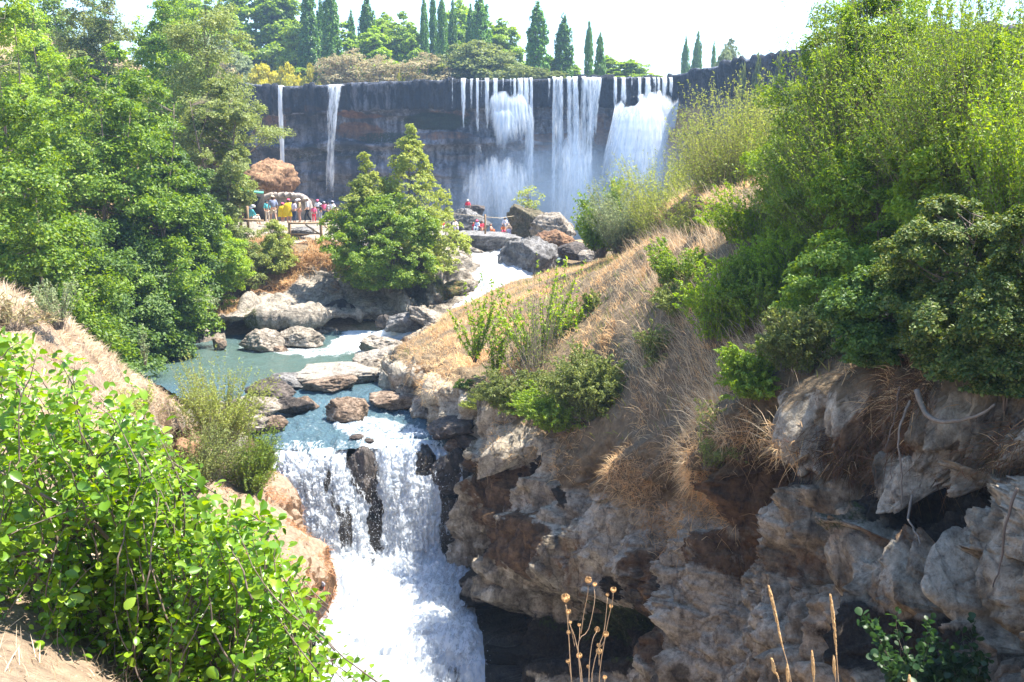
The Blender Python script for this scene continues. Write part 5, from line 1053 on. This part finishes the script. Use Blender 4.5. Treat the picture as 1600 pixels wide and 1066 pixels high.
boulder('dark blue grey boulder below the scooped rock',734,690,56,34,'dark',d=32.3,group=GR,wet=.6)
boulder('small brown boulder at the right end of the fall lip',708,698,26,20,'brown',d=32.0,group=GR,wet=.5)
boulder('dark jagged rock splitting the small waterfall in two',570,762,52,112,'dark',d=31.4,group='rocks inside the small waterfall',wet=.9,moss=.25,lean=-.3,depth=.5)
boulder('narrow dark rock at the top of the right half of the small waterfall',661,724,32,48,'dark',d=32.0,group='rocks inside the small waterfall',wet=.8,moss=.4)
boulder('brown wet rock at the right side of the small waterfall with a thin trickle',703,752,52,66,'dark',d=31.6,group='rocks inside the small waterfall',wet=.8)
boulder('tall dark rock wall boulder in the shade right of the small waterfall',752,810,60,130,'dark',d=31.6,group='rocks inside the small waterfall',wet=.6,depth=.6)
GP='rocks along the far edge of the pool'
boulder('pale block at the far left of the pool beside the cave',404,537,58,30,'pale',z=ZW,group=GP)
boulder('pale flat topped block right of the first one at the pool edge',468,531,56,30,'pale',z=ZW,group=GP)
boulder('tiny boulder between the two pale blocks',436,546,20,10,'brown',z=ZW,group=GP)
boulder('brown rock in front of the little cave',342,540,18,20,'brown',z=ZW,group=GP)
boulder('grey rock under the bushes at the far left of the pool',190,540,90,44,'grey',d=48,group=GP)
boulder('dark rock in the shaded corner of the pool',255,545,60,30,'dark',d=48,group=GP)
boulder('smooth greenish boulder in the middle of the cascade',640,506,62,30,'grey',d=50.4,group=GP,moss=.3,cap=.3)
boulder('pale boulder at the foot of the cascade',590,540,52,26,'pale',d=47.2,group=GP)
boulder('slanted pale boulder on the right side of the cascade',668,500,60,26,'pale',d=49.8,group=GP,tilt=-15)
boulder('dark wet stone beside the little side fall',598,505,30,20,'dark',d=52.5,group=GP,wet=.5)
GU='boulders around the upper cascade'
boulder('big flat faced grey block behind the sitting visitors',734,352,62,36,'grey',d=86,group=GU)
boulder('pointed dark brown rock on top of the big grey block',743,329,30,18,'dark',d=87,group=GU)
boulder('wide pale grey slab above the upper cascade',735,378,112,32,'grey',d=66.5,group=GU,cap=.6,flat=8)
boulder('low pale slab left of the upper cascade',712,392,60,14,'pale',d=64.8,group=GU)
boulder('large dark grey boulder right of the upper cascade',822,408,88,72,'grey',d=61.6,group=GU,flat=7,depth=.9)
boulder('mossy boulder with the thin young tree on it',829,352,58,50,'brown',d=76,group=GU,moss=.55)
boulder('pale rounded rock against the falling water',868,360,62,36,'pale',d=74,group=GU)
boulder('orange brown boulder grown over with dry grass',866,376,50,26,'orange',d=69,group=GU,moss=.2)
boulder('dark wet boulder behind the large grey one',893,393,52,24,'dark',d=66,group=GU)
boulder('small pale stone under the feathery bush',925,402,34,16,'pale',d=64,group=GU)
boulder('brown stone left of the mossy boulder',800,362,26,16,'brown',d=80,group=GU)
boulder('white rock wedged in the hole of the right cliff',783,875,18,20,'pale',d=28.2,cap=1,group=None)
boulder('orange brown rock with white top jutting from the near spur',285,705,42,40,'orange',d=21,group=None)
boulder('big orange earth mound with dry growth beside the green canopy',412,284,70,52,'orange',d=80,group=None,cat='mound',name='earth_mound',moss=.1,flat=2)
boulder('low grey brown rock on the terrace in front of the fence',468,362,30,12,'grey',d=61.5,group=None)
# ------------------------------------------------------------------ stone surround, canopy, fences
M['stone']=RK['grey']; M['wood']=mat_plain('weathered_wood',(.34,.22,.12),.85,.3,5,.4,stretch=(1,1,4)); M['palewood']=mat_plain('pale_wood',(.52,.42,.28),.85,.25,5,.3)
M['green']=mat_plain('green_board',(.10,.36,.25),.6,.1,3,.1); M['inshade']=mat_plain('inner_shade_paint',(.03,.025,.02),.9)
M['plaster']=mat_plain('rough_plaster',(.30,.25,.22),.95,.4,2.5,.6); M['thatch']=mat_plain('pale_stone_rim',(.34,.28,.24),.95,.45,6,.8)
def PX(px,py,d): return np.array(W(px,py,d))
e=empty('stone_shelter',tuple(PX(443,352,75)),'rounded pale stone wall with a thick rim behind the crowd','wall'); b0=np.array(e.location)
pts=[PX(x,y,75)-b0 for x,y in [(402,356),(401,335),(403,318),(410,309),(425,306),(445,305),(465,306),(477,311),(484,321),(487,335),(488,356)]]
t=np.linspace(0,len(pts)-1,60); cc=cr(np.array(pts),t); cc+=.05*np.stack([fbm(cc*3,3),fbm(cc*3+9,3),fbm(cc*3+20,3)],-1)
mb=MB().tube(cc,.24*(1+.25*fbm(cc*4,3)),10); mb.build('rim',M['thatch'],e)
mb=MB(); x0,x1=PX(404,0,75)[0],PX(486,0,75)[0]; z0,z1=PX(400,356,75)[2],PX(400,309,75)[2]
g=np.linspace(0,1,60); X,Z=np.meshgrid(x0+(x1-x0)*g,z0+(z1-z0)*g,indexing='ij'); Y=75.25+.12*fbm(np.stack([X*1.3,0*X,Z*1.3],-1),4)
cutc=1-((np.abs(X-(x0+x1)/2)/((x1-x0)/2))**6)*.35; Z=z0+(Z-z0)*cutc
V=np.stack([X,Y,Z],-1); Bk=V+np.array([0,.5,0]); mb.add(V.reshape(-1,3)-b0,gridq(60,60)); mb.add(Bk.reshape(-1,3)-b0,gridq(60,60)[:,::-1]); mb.build('panel',M['plaster'],e)
e=empty('kiosk',tuple(PX(386,345,74)),'small brown hut with green canopy board beside the orange mound','hut'); b0=np.array(e.location)
MB().box(PX(390,299,73)-b0,(1.0,.7,.07),.2,0,.12).build('canopy',M['green'],e,False)
for x in (380,386): MB().tube([PX(x,352,73.2)-b0,PX(x+.5,297,73.2)-b0],.11,8).build('post',M['wood'],e)
MB().box(PX(397,325,74.4)-b0,(.75,.3,1.4)).build('inner_shade',M['inshade'],e,False)  # solid near-black box standing in for the shade inside the hut
def posty(mb,px,y0,y1,d,r):
    a=PX(px,y0,d); b=PX(px,y1,d); b=np.array([a[0]+rng.normal(0,.015),a[1],b[2]]); a=np.array([a[0],a[1],a[2]])
    return mb.tube([b-[0,0,.35],(a+b)/2,a-[0,0,.03],a],[r,r*.97,r,r*.7],8)
def fence(label,posts,rails,d,r=.09,mat='wood',group='rustic wooden fences of the viewpoint'):
    e=empty('wooden_fence',tuple(PX(posts[0][0],posts[0][2],d)),label,'fence',group); b0=np.array(e.location)
    for (px,y0,y1) in posts:
        mb=MB(); posty(mb,px,y0,y1,d,r); mb.V=[v-b0 for v in mb.V]; mb.build('post',M[mat],e)
    for (x0,y0,x1,y1,rr) in rails:
        a=PX(x0,y0,d-.1)-b0; b=PX(x1,y1,d-.1)-b0; m=(a+b)/2+[0,0,-.02]; MB().tube([a,m,b],[rr,rr*.9,rr],7).build('rail',M[mat],e)
fence('two post wooden fence beside the seated visitor at the left of the terrace',[(375,322,352),(386,322,354)],[(360,341,412,345,.055)],60)
fence('wooden fence with crossed braces in front of the crowd',[(501,343,375),(452,346,372)],[(450,349,503,348,.06),(454,366,500,365,.05),(477,351,500,366,.05),(503,348,514,359,.05)],60.2)
for (px,y0,y1,d,r,m,lab) in [(702,329,364,68,.075,'palewood','thin yellowish wooden post right of the twin trees'),(697,327,350,72,.12,'palewood','thick pale post behind the thin yellowish one'),(758,335,370,67,.07,'wood','slim wooden post in front of the reclining visitors'),(806,331,354,77,.1,'palewood','pale post beside the mossy boulder')]:
    b0=PX(px,y1,d); mb=MB(); posty(mb,px,y0,y1,d,r); mb.V=[v-b0 for v in mb.V]; o=mb.build('wooden_post',M[m]); o.location=b0; tag(o,lab,'post','posts by the upper cascade')
b0=PX(730,334,68); mb=MB().tube([PX(702,333,68)-b0,PX(728,336,68)-b0,PX(758,339,67)-b0],.018,5); mb.tube([PX(758,339,67)-b0,PX(782,341,70)-b0,PX(806,337,77)-b0],.018,5)
o=mb.build('rope',M['palewood']); o.location=b0; tag(o,'thin rope strung between the posts by the upper cascade','rope')
# ------------------------------------------------------------------ people
def cloth(name,c): return mat_plain(name,c,.85,.12,6,.15)
PM={}
def pmat(n,c):
    if n not in PM: PM[n]=cloth(n,c)
    return PM[n]
COL=dict(skin=(.52,.30,.20),tan=(.42,.22,.13),white=(.78,.76,.78),lilac=(.66,.60,.74),teal=(.12,.48,.50),slate=(.24,.27,.38),beige=(.58,.46,.34),yellow=(.85,.58,.02),pink=(.80,.12,.22),red=(.70,.04,.07),salmon=(.70,.36,.25),black=(.03,.03,.035),grey=(.34,.33,.36),khaki=(.46,.35,.20),navy=(.05,.07,.12),cream=(.72,.62,.50),orange=(.75,.22,.06),brown=(.12,.06,.04),paleblue=(.45,.56,.72))
def skinmesh(name,verts,edges,rad,mat,parent,sub=1):
    me=bpy.data.meshes.new(name); me.from_pydata([tuple(v) for v in verts],edges,[]); me.update(); me.materials.append(mat)
    o=bpy.data.objects.new(name,me); C.objects.link(o); o.parent=parent
    m=o.modifiers.new('Skin','SKIN'); m.use_smooth_shade=True
    sv=me.skin_vertices[0].data if len(me.skin_vertices) else None
    if sv is None: return o
    for i,r in enumerate(rad):
        sv[i].radius=(r,r) if not isinstance(r,tuple) else r; sv[i].use_root=(i==0)
    s_=o.modifiers.new('Sub','SUBSURF'); s_.levels=sub; s_.render_levels=sub
    return o
def person(label,px,feet,h_px,d=None,pose='stand',rz=0,shirt='white',legs='navy',hair='brown',hat=None,extra=None,skin='skin',z=None,group='visitors on the terrace',kneel=0,shorts=False,dress=None):
    if d is None:
        p=land_at(px,feet,5); d=69. if p is None else float(np.clip(p[1],64,80))
    base=PX(px,feet,d); k=(d*CT-base[2]*ST)/F; h=h_px*k; sc=h/1.72 if pose!='sit' else h/1.22
    e=empty('person',tuple(base),label,'person',group,rz); e.scale=(sc,sc,sc)
    j={}
    sit=pose=='sit'; pz=.92 if not sit else .38
    w=0.18 if pose=='walk' else .03
    j['pel']=(0,0,pz); j['waist']=(0,0,pz+.17); j['chest']=(0,-.02,pz+.38); j['neck']=(0,-.01,pz+.54); j['head']=(0,-.04,pz+.62); j['crown']=(0,-.03,pz+.72)
    a=rng.uniform(0,.25)
    if pose=='reach': aL,aR=(.30,-.35,pz+.45),(-.3,-.35,pz+.4); hL,hR=(.26,-.6,pz+.5),(-.26,-.58,pz+.45)
    elif sit: aL,aR=(.26,-.12,pz+.2),(-.26,-.12,pz+.2); hL,hR=(.18,-.36,pz+.2),(-.16,-.36,pz+.22)
    else: aL,aR=(.25,-.02-a*.3,pz+.22),(-.25,.02+a*.3,pz+.22); hL,hR=(.25,-.16-a,pz-.0),(-.25,-.06,pz-.02)
    if sit: kL,kR,fL,fR=(.15,-.42,pz+.1),(-.17,-.40,pz+.12),(.15,-.5,.06),(-.17,-.46,.06)
    else: kL,kR,fL,fR=(.1+kneel,-w*.9-.02,.5),(-.1,w*.5-.02,.5),(.11,-w*1.3,.07),(-.11,w*1.6,.09 if pose=='walk' else .07)
    V=[j['pel'],j['waist'],j['chest'],j['neck'],j['head'],j['crown'],(.17,0,pz+.48),aL,hL,(hL[0],hL[1]-.09,hL[2]-.05),(-.17,0,pz+.48),aR,hR,(hR[0],hR[1]-.09,hR[2]-.05),(.09,0,pz-.06),kL,fL,(fL[0],fL[1]-.15,.04),(-.09,0,pz-.06),kR,fR,(fR[0],fR[1]-.15,.04)]
    E=[(0,1),(1,2),(2,3),(3,4),(4,5),(2,6),(6,7),(7,8),(8,9),(2,10),(10,11),(11,12),(12,13),(0,14),(14,15),(15,16),(16,17),(0,18),(18,19),(19,20),(20,21)]
    R=[.13,.12,.15,.055,.095,.075,.06,.042,.03,.028,.06,.042,.03,.028,.09,.06,.042,.035,.09,.06,.042,.035]
    skinmesh('body',V,E,R,pmat(skin+'_tone',COL[skin]),e)
    mid=lambda a,b,t: tuple(np.array(a)*(1-t)+np.array(b)*t)
    skinmesh('shirt',[(0,0,pz+.02),j['waist'],j['chest'],(0,0,pz+.5),V[6],aL,mid(aL,hL,.35),V[10],aR,mid(aR,hR,.35)],[(0,1),(1,2),(2,3),(2,4),(4,5),(5,6),(2,7),(7,8),(8,9)],[.16,.15,.175,.08,.08,.065,.055,.08,.065,.055],pmat(shirt+'_cloth',COL[shirt]),e)
    if dress: skinmesh('skirt',[(0,0,pz+.05),(0,-.02,pz-.25),(0,-.02,pz-.55)],[(0,1),(1,2)],[.17,.21,.24],pmat(dress+'_cloth',COL[dress]),e)
    else:
        t_=.5 if shorts else .92
        if shorts: vv=[(0,0,pz+.04),(.09,0,pz-.08),mid(V[14],kL,.8),(-.09,0,pz-.08),mid(V[18],kR,.8)]; ee=[(0,1),(1,2),(0,3),(3,4)]; rr=[.15,.115,.1,.115,.1]
        else: vv=[(0,0,pz+.04),(.09,0,pz-.08),kL,mid(kL,fL,.88),(-.09,0,pz-.08),kR,mid(kR,fR,.88)]; ee=[(0,1),(1,2),(2,3),(0,4),(4,5),(5,6)]; rr=[.15,.115,.082,.065,.115,.082,.065]
        skinmesh('trousers',vv,ee,rr,pmat(legs+'_cloth',COL[legs]),e)
    hd=np.array(j['head'])+[0,0,.03]
    if hat: MB().ball(hd+[0,0,.06],(.125,.13,.10)).tube([hd+[0,-.05,.06],hd+[0,-.24,.04]],[.10,.07],8).build('hat',pmat(hat+'_cloth',COL[hat]),e)
    MB().ball(hd+[0,.03,.01 if hat else .035],(.112,.115,.13)).build('hair',pmat(hair+'_hair',COL[hair]),e)
    MB().ball(hd+[0,-.105,-.02],(.014,.022,.02),6,5).build('nose',pmat(skin+'_tone',COL[skin]),e)
    if extra=='poncho':
        P_,_,_=loft(np.array([[(.16*math.cos(q),.13*math.sin(q),pz+.52),(.33*math.cos(q),.22*math.sin(q),pz+.36),(.40*math.cos(q),.26*math.sin(q),pz),(.44*math.cos(q),.28*math.sin(q),pz-.42)] for q in np.linspace(0,2*math.pi,17)]),40,16)
        mesh_np('poncho',P_,gridq(40,16),None,pmat('yellow_cloth',COL['yellow']),e)
    if extra=='backpack': MB().ball((0,.2,pz+.32),(.18,.13,.27),10,8).build('backpack',pmat('red_cloth',COL['red']),e)
    if extra=='bag': MB().ball((-.24,-.02,pz-.02),(.09,.13,.15),10,8).build('handbag',pmat('khaki_cloth',COL['khaki']),e)
    return e
P_=person
P_('seated person with lilac scarf and blue top behind the fence posts',393,352,33,67,'sit',2.4,'teal','cream','lilac',hat='lilac')
P_('black haired child in a teal top at the stone wall',418,347,34,71,'stand',.8,'teal','beige','black')
P_('tall man in slate shirt, beige shorts and tan cap',428,349,43,69,'walk',-2.6,'slate','beige','brown','beige',shorts=True)
P_('person in pink cap wrapped in a yellow poncho, shorter of two',442,348,31,68,'stand',2.9,'yellow','salmon','brown','pink','poncho')
P_('person in red pink cap wearing a yellow poncho, taller of two',452,349,38,67.4,'stand',3.3,'yellow','salmon','brown','pink','poncho')
P_('dark haired person in lilac white shirt and dark trousers',460,348,35,67,'stand',2.7,'lilac','navy','black')
P_('woman in white hat with khaki bag and salmon trousers',469,348,37,66.6,'stand',-1.2,'khaki','salmon','brown','white','bag')
P_('man in white shirt, black trousers and tan cap striding left',481,348,39,66.4,'walk',-1.0,'white','black','brown','beige')
P_('small child in bright red trousers at the fence',491,348,27,66,'stand',.3,'pink','red','black')
P_('person in pink white top further back in the crowd',497,342,30,72,'stand',.2,'white','grey','black','pink')
P_('person in black top with white straps bending forward',502,347,29,66.5,'reach',-1.4,'black','grey','brown','white')
P_('person in grey pink top near the middle of the crowd',507,344,29,70,'stand',.4,'pink','navy','brown','grey')
P_('person in black carrying something behind the crowd',513,345,29,69,'reach',1.2,'grey','black','black')
P_('person in white shirt and grey cap at the right end of the crowd',520,346,32,68,'stand',3.0,'white','brown','black','grey')
P_('person in salmon clothes partly behind the twin trees',526,350,27,67,'stand',.9,'salmon','orange','brown')
G4='visitors by the upper cascade'
P_('person with red backpack standing alone on the rock before the falls',731,337,25,87,'stand',.2,'red','beige','tan','white','backpack',group=G4)
P_('seated person in pale striped clothes leaning on the big grey block',711,361,19,84,'sit',.4,'cream','lilac','brown',group=G4)
P_('person in red and white at the edge of the twin trees',692,358,14,82,'sit',.3,'red','white','brown',group=G4)
P_('small child in red standing before the big grey block',740,363,15,80,'stand',.2,'red','red','brown','orange',group=G4)
P_('person in pale blue with pink hat sitting before the grey block',746,362,19,80,'sit',-.4,'paleblue','paleblue','brown','pink',group=G4)
P_('person in red top sitting just left of the slim post',753,363,18,80,'sit',.5,'red','salmon','brown',group=G4)
P_('bathing person sitting just right of the slim post',767,365,15,78,'sit',1.2,'salmon','orange','tan',group=G4)
P_('dark haired person in white sitting near the pale post',789,358,19,82,'sit',-.3,'white','grey','black',group=G4)
P_('person in pale top beside the pale post',799,357,17,82,'sit',-.6,'white','beige','black',group=G4)
P_('person in orange sitting low in front of the dark haired one',786,366,16,78,'sit',.2,'orange','pink','brown',group=G4)
P_('person in lilac swimwear sitting lowest of the group',795,369,15,76.5,'sit',.2,'lilac','lilac','tan',group=G4)
P_('tiny figure in pink red at the pale rock before the falling water',870,350,12,82,'sit',-.2,'pink','pink','tan',group=G4)
# ------------------------------------------------------------------ bird on the near bank
p=land_at(508,925,6); b0=np.array(p) if p is not None else PX(508,922,24.5)
e=empty('bird',tuple(b0),'small grey bird perched on the orange bank edge beside the white water','bird')
nb=[(0,.09,.10,.012),(0,.05,.115,.035),(0,0,.135,.052),(0,-.045,.165,.045),(0,-.065,.20,.03),(0,-.075,.225,.03),(0,-.08,.245,.012)]
MB().tube([q[:3] for q in nb],[q[3] for q in nb],12).build('body',pmat('grey_feather',COL['grey']),e)
MB().tube([(0,.06,.11),(0,.13,.085),(0,.17,.07)],[.025,.02,.012],8).build('tail',pmat('dark_feather',COL['navy']),e)
MB().tube([(0,-.1,.228),(0,-.135,.222)],[.01,.002],6).build('beak',pmat('black_cloth',COL['black']),e)
for x in(-.02,.02): MB().tube([(x,0,.1),(x,0,.01),(x,-.03,0)],.005,5).build('leg',pmat('red_cloth',COL['red']),e)
# ------------------------------------------------------------------ foreground dry plants
M['stalk']=mat_plain('dry_stalk',(.46,.30,.17),.8,.25,30,.2); M['seed']=mat_plain('seed_head',(.62,.38,.17),.85,.3,60,.5)
D0=1.75
def head(mb,c,r,up):
    up=unit(np.array(up)); a=unit(np.cross(up,[.3,1,.1])); b=np.cross(up,a)
    mb.ball(c,(r*.62,r*.62,r*.55),10,7)
    for q in range(14):        # ring of curved bracts closing like a cup
        t=q*2*math.pi/14+rng.uniform(-.1,.1); o=a*math.cos(t)+b*math.sin(t); L=r*rng.uniform(.9,1.25)
        mb.tube([c+o*r*.45,c+o*r*.95+up*L*.5,c+o*r*.9+up*L*1.0,c+o*r*.62+up*L*1.35],[r*.12,r*.16,r*.12,r*.03],4)
    for q in range(16):
        t=rng.uniform(0,6.28); rr=rng.uniform(.1,.6)*r; o=(a*math.cos(t)+b*math.sin(t))*rr; mb.tube([c+o,c+o+up*r*rng.uniform(.6,.95)],[r*.05,r*.07],4)
def Pd(x,y,dd=0): return PX(x,y,D0+dd)
e=empty('seed_head_plant',tuple(Pd(920,1200)),'dry brown plant with cup shaped seed heads at the bottom centre','plant'); b0=np.array(e.location)
stems=[([(905,1200),(893,1066),(889,1000),(886,960),(884,945)],1.9),([(915,1200),(910,1066),(899,1000),(890,975),(888,960)],1.8),([(922,1200),(905,1040),(905,1000),(919,985),(929,940),(928,918)],1.7),([(905,1000),(906,985),(905,978)],1.2),([(908,990),(912,960),(918,930),(919,915)],1.5),
 ([(915,1200),(920,1066),(921,1035),(926,1000),(933,986)],1.6),([(930,1200),(924,1066),(936,1010),(943,990),(947,960),(949,934)],1.7),([(935,1200),(936,1066),(943,1010),(950,970),(957,940),(958,926)],1.6),([(940,1010),(945,1000),(946,995)],1.2),([(936,1040),(936,1020),(936,1010)],1.2),([(893,1066),(890,1045),(888,1035)],1.1),([(942,1200),(944,1090),(945,1062)],1.2),([(898,1010),(893,985),(891,974)],1.0)]
for q,(pl,r) in enumerate(stems):
    pts=cr(np.array([Pd(x,y,.02*math.sin(q*2.1+i*.4)) for i,(x,y) in enumerate(pl)])-b0,np.linspace(0,len(pl)-1,14)); MB().tube(pts,np.linspace(r,r*.62,14)*.001*.62,6).build('stem',M['stalk'],e)
for (x,y,r,up) in [(884,938,9.5,(-.1,-.3,1)),(888,958,6,(0,-.3,1)),(919,908,7.5,(0,-.6,.7)),(929,915,5,(.1,-.3,1)),(958,924,6.5,(.1,-.3,1)),(949,931,4,(0,-.2,1)),(954,949,4.5,(.2,-.3,1)),(933,984,6,(0,-.7,.5)),(946,993,6.5,(.1,-.4,.8)),(936,1010,5,(-.1,-.3,.9)),(936,1020,7,(0,-.2,1)),(905,1027,6.5,(0,-.3,1)),(905,978,4,(0,-.4,1)),(891,974,4,(0,-.2,1)),(888,990,4.5,(0,-.2,1)),(888,1035,5,(-.2,-.2,1)),(945,1060,5,(0,-.4,1)),(919,1043,4,(0,-.2,1))]:
    mb=MB(); k=D0*1.04/F; head(mb,Pd(x,y)-b0,r*k*.72,up); mb.build('seed_head',M['seed'],e)
GG='straw coloured grass spikes at the bottom edge'
for (pl,lab) in [([(1250,1200),(1236,1066),(1220,1000),(1208,945),(1202,920)],'tallest leaning grass spike at the bottom, left of the upright one'),([(1318,1200),(1310,1066),(1306,1010),(1302,965),(1298,934)],'upright grass spike at the bottom right, highest of its pair'),([(1316,1200),(1307,1075),(1304,1050),(1303,1030)],'short grass spike leaning on the upright one'),([(1232,1200),(1219,1075),(1211,1050),(1207,1034)],'short grass spike left of the tallest leaning one'),([(1240,1200),(1232,1085),(1231,1062),(1230,1042)],'short thin grass spike between the two leaning ones'),([(1275,1200),(1272,1080),(1271,1050),(1269,1022)],'single short grass spike between the leaning and upright ones'),([(1420,1200),(1421,1090),(1421,1060)],'tip of a grass spike peeping in below the shaded cliff')]:
    b0=Pd(*pl[0]); e=empty('grass_spike',tuple(b0),lab,'grass spike',GG); pts=cr(np.array([Pd(*q) for q in pl])-b0,np.linspace(0,len(pl)-1,40))
    MB().tube(pts,np.linspace(.0011,.0006,40),6).build('stem',M['stalk'],e)
    mb=MB(); n0=16
    for i in range(n0,40):
        for q in range(7):
            t=rng.uniform(0,6.28); o=np.array([math.cos(t),math.sin(t),0]); u=unit(pts[min(i+1,39)]-pts[i-1]); s_=.0034*math.sin(math.pi*min(1,(i-n0+3)/30))+.0010
            a=pts[i]+(pts[min(i+1,39)]-pts[i])*rng.uniform(0,1); mb.tube([a,a+o*s_*.55+u*s_*1.1,a+o*s_*.5+u*s_*3.4],[s_*.12,s_*.30,s_*.04],4)
    mb.build('spike',M['seed'],e)
# ------------------------------------------------------------------ roots hanging down the right cliff
RG='roots and sticks on the right cliff'
def root_(label,pl,r,mat='twig',name='root',off=.25):
    pts=[]; last=None
    for x,y in pl:
        q=land_at(x,y,9); q=np.array(W(x,y,q[1]-off)) if q is not None else (np.array(W(x,y,last)) if last else PX(x,y,14)); last=q[1]; pts.append(q)
    pts=np.array(pts); pts[:,1]=np.convolve(np.r_[pts[0,1],pts[:,1],pts[-1,1]],[.3,.4,.3],'valid'); b0=pts[0].copy()
    t=np.linspace(0,len(pts)-1,30); cc=cr(pts-b0,t); cc+=.03*np.stack([fbm(cc*5+3,2),fbm(cc*5+9,2),fbm(cc*5,2)],-1)
    o=MB().tube(cc,np.linspace(r,r*.35,30),6).build(name,M[mat]); o.location=b0; tag(o,label,'root',RG)
root_('thick curved grey root bowing out of the shaded cliff',[(1430,605),(1440,640),(1470,660),(1520,655),(1560,635)],.045)
root_('thin root hanging from the cliff rim beside the pale arch rock',[(1418,620),(1412,680),(1405,740),(1412,800)],.02)
root_('long pale root hanging below the curved root',[(1425,770),(1410,800),(1430,830),(1445,860)],.02)
root_('thin dark root on the far right of the shaded cliff',[(1592,760),(1570,820),(1560,880),(1555,920)],.018,'bark')
root_('bleached stick curving down under the rocky point bushes',[(793,560),(808,600),(806,640),(790,660)],.035)
root_('grey root under the rim left of the curved root',[(1405,600),(1400,650),(1385,700)],.018,'bark')
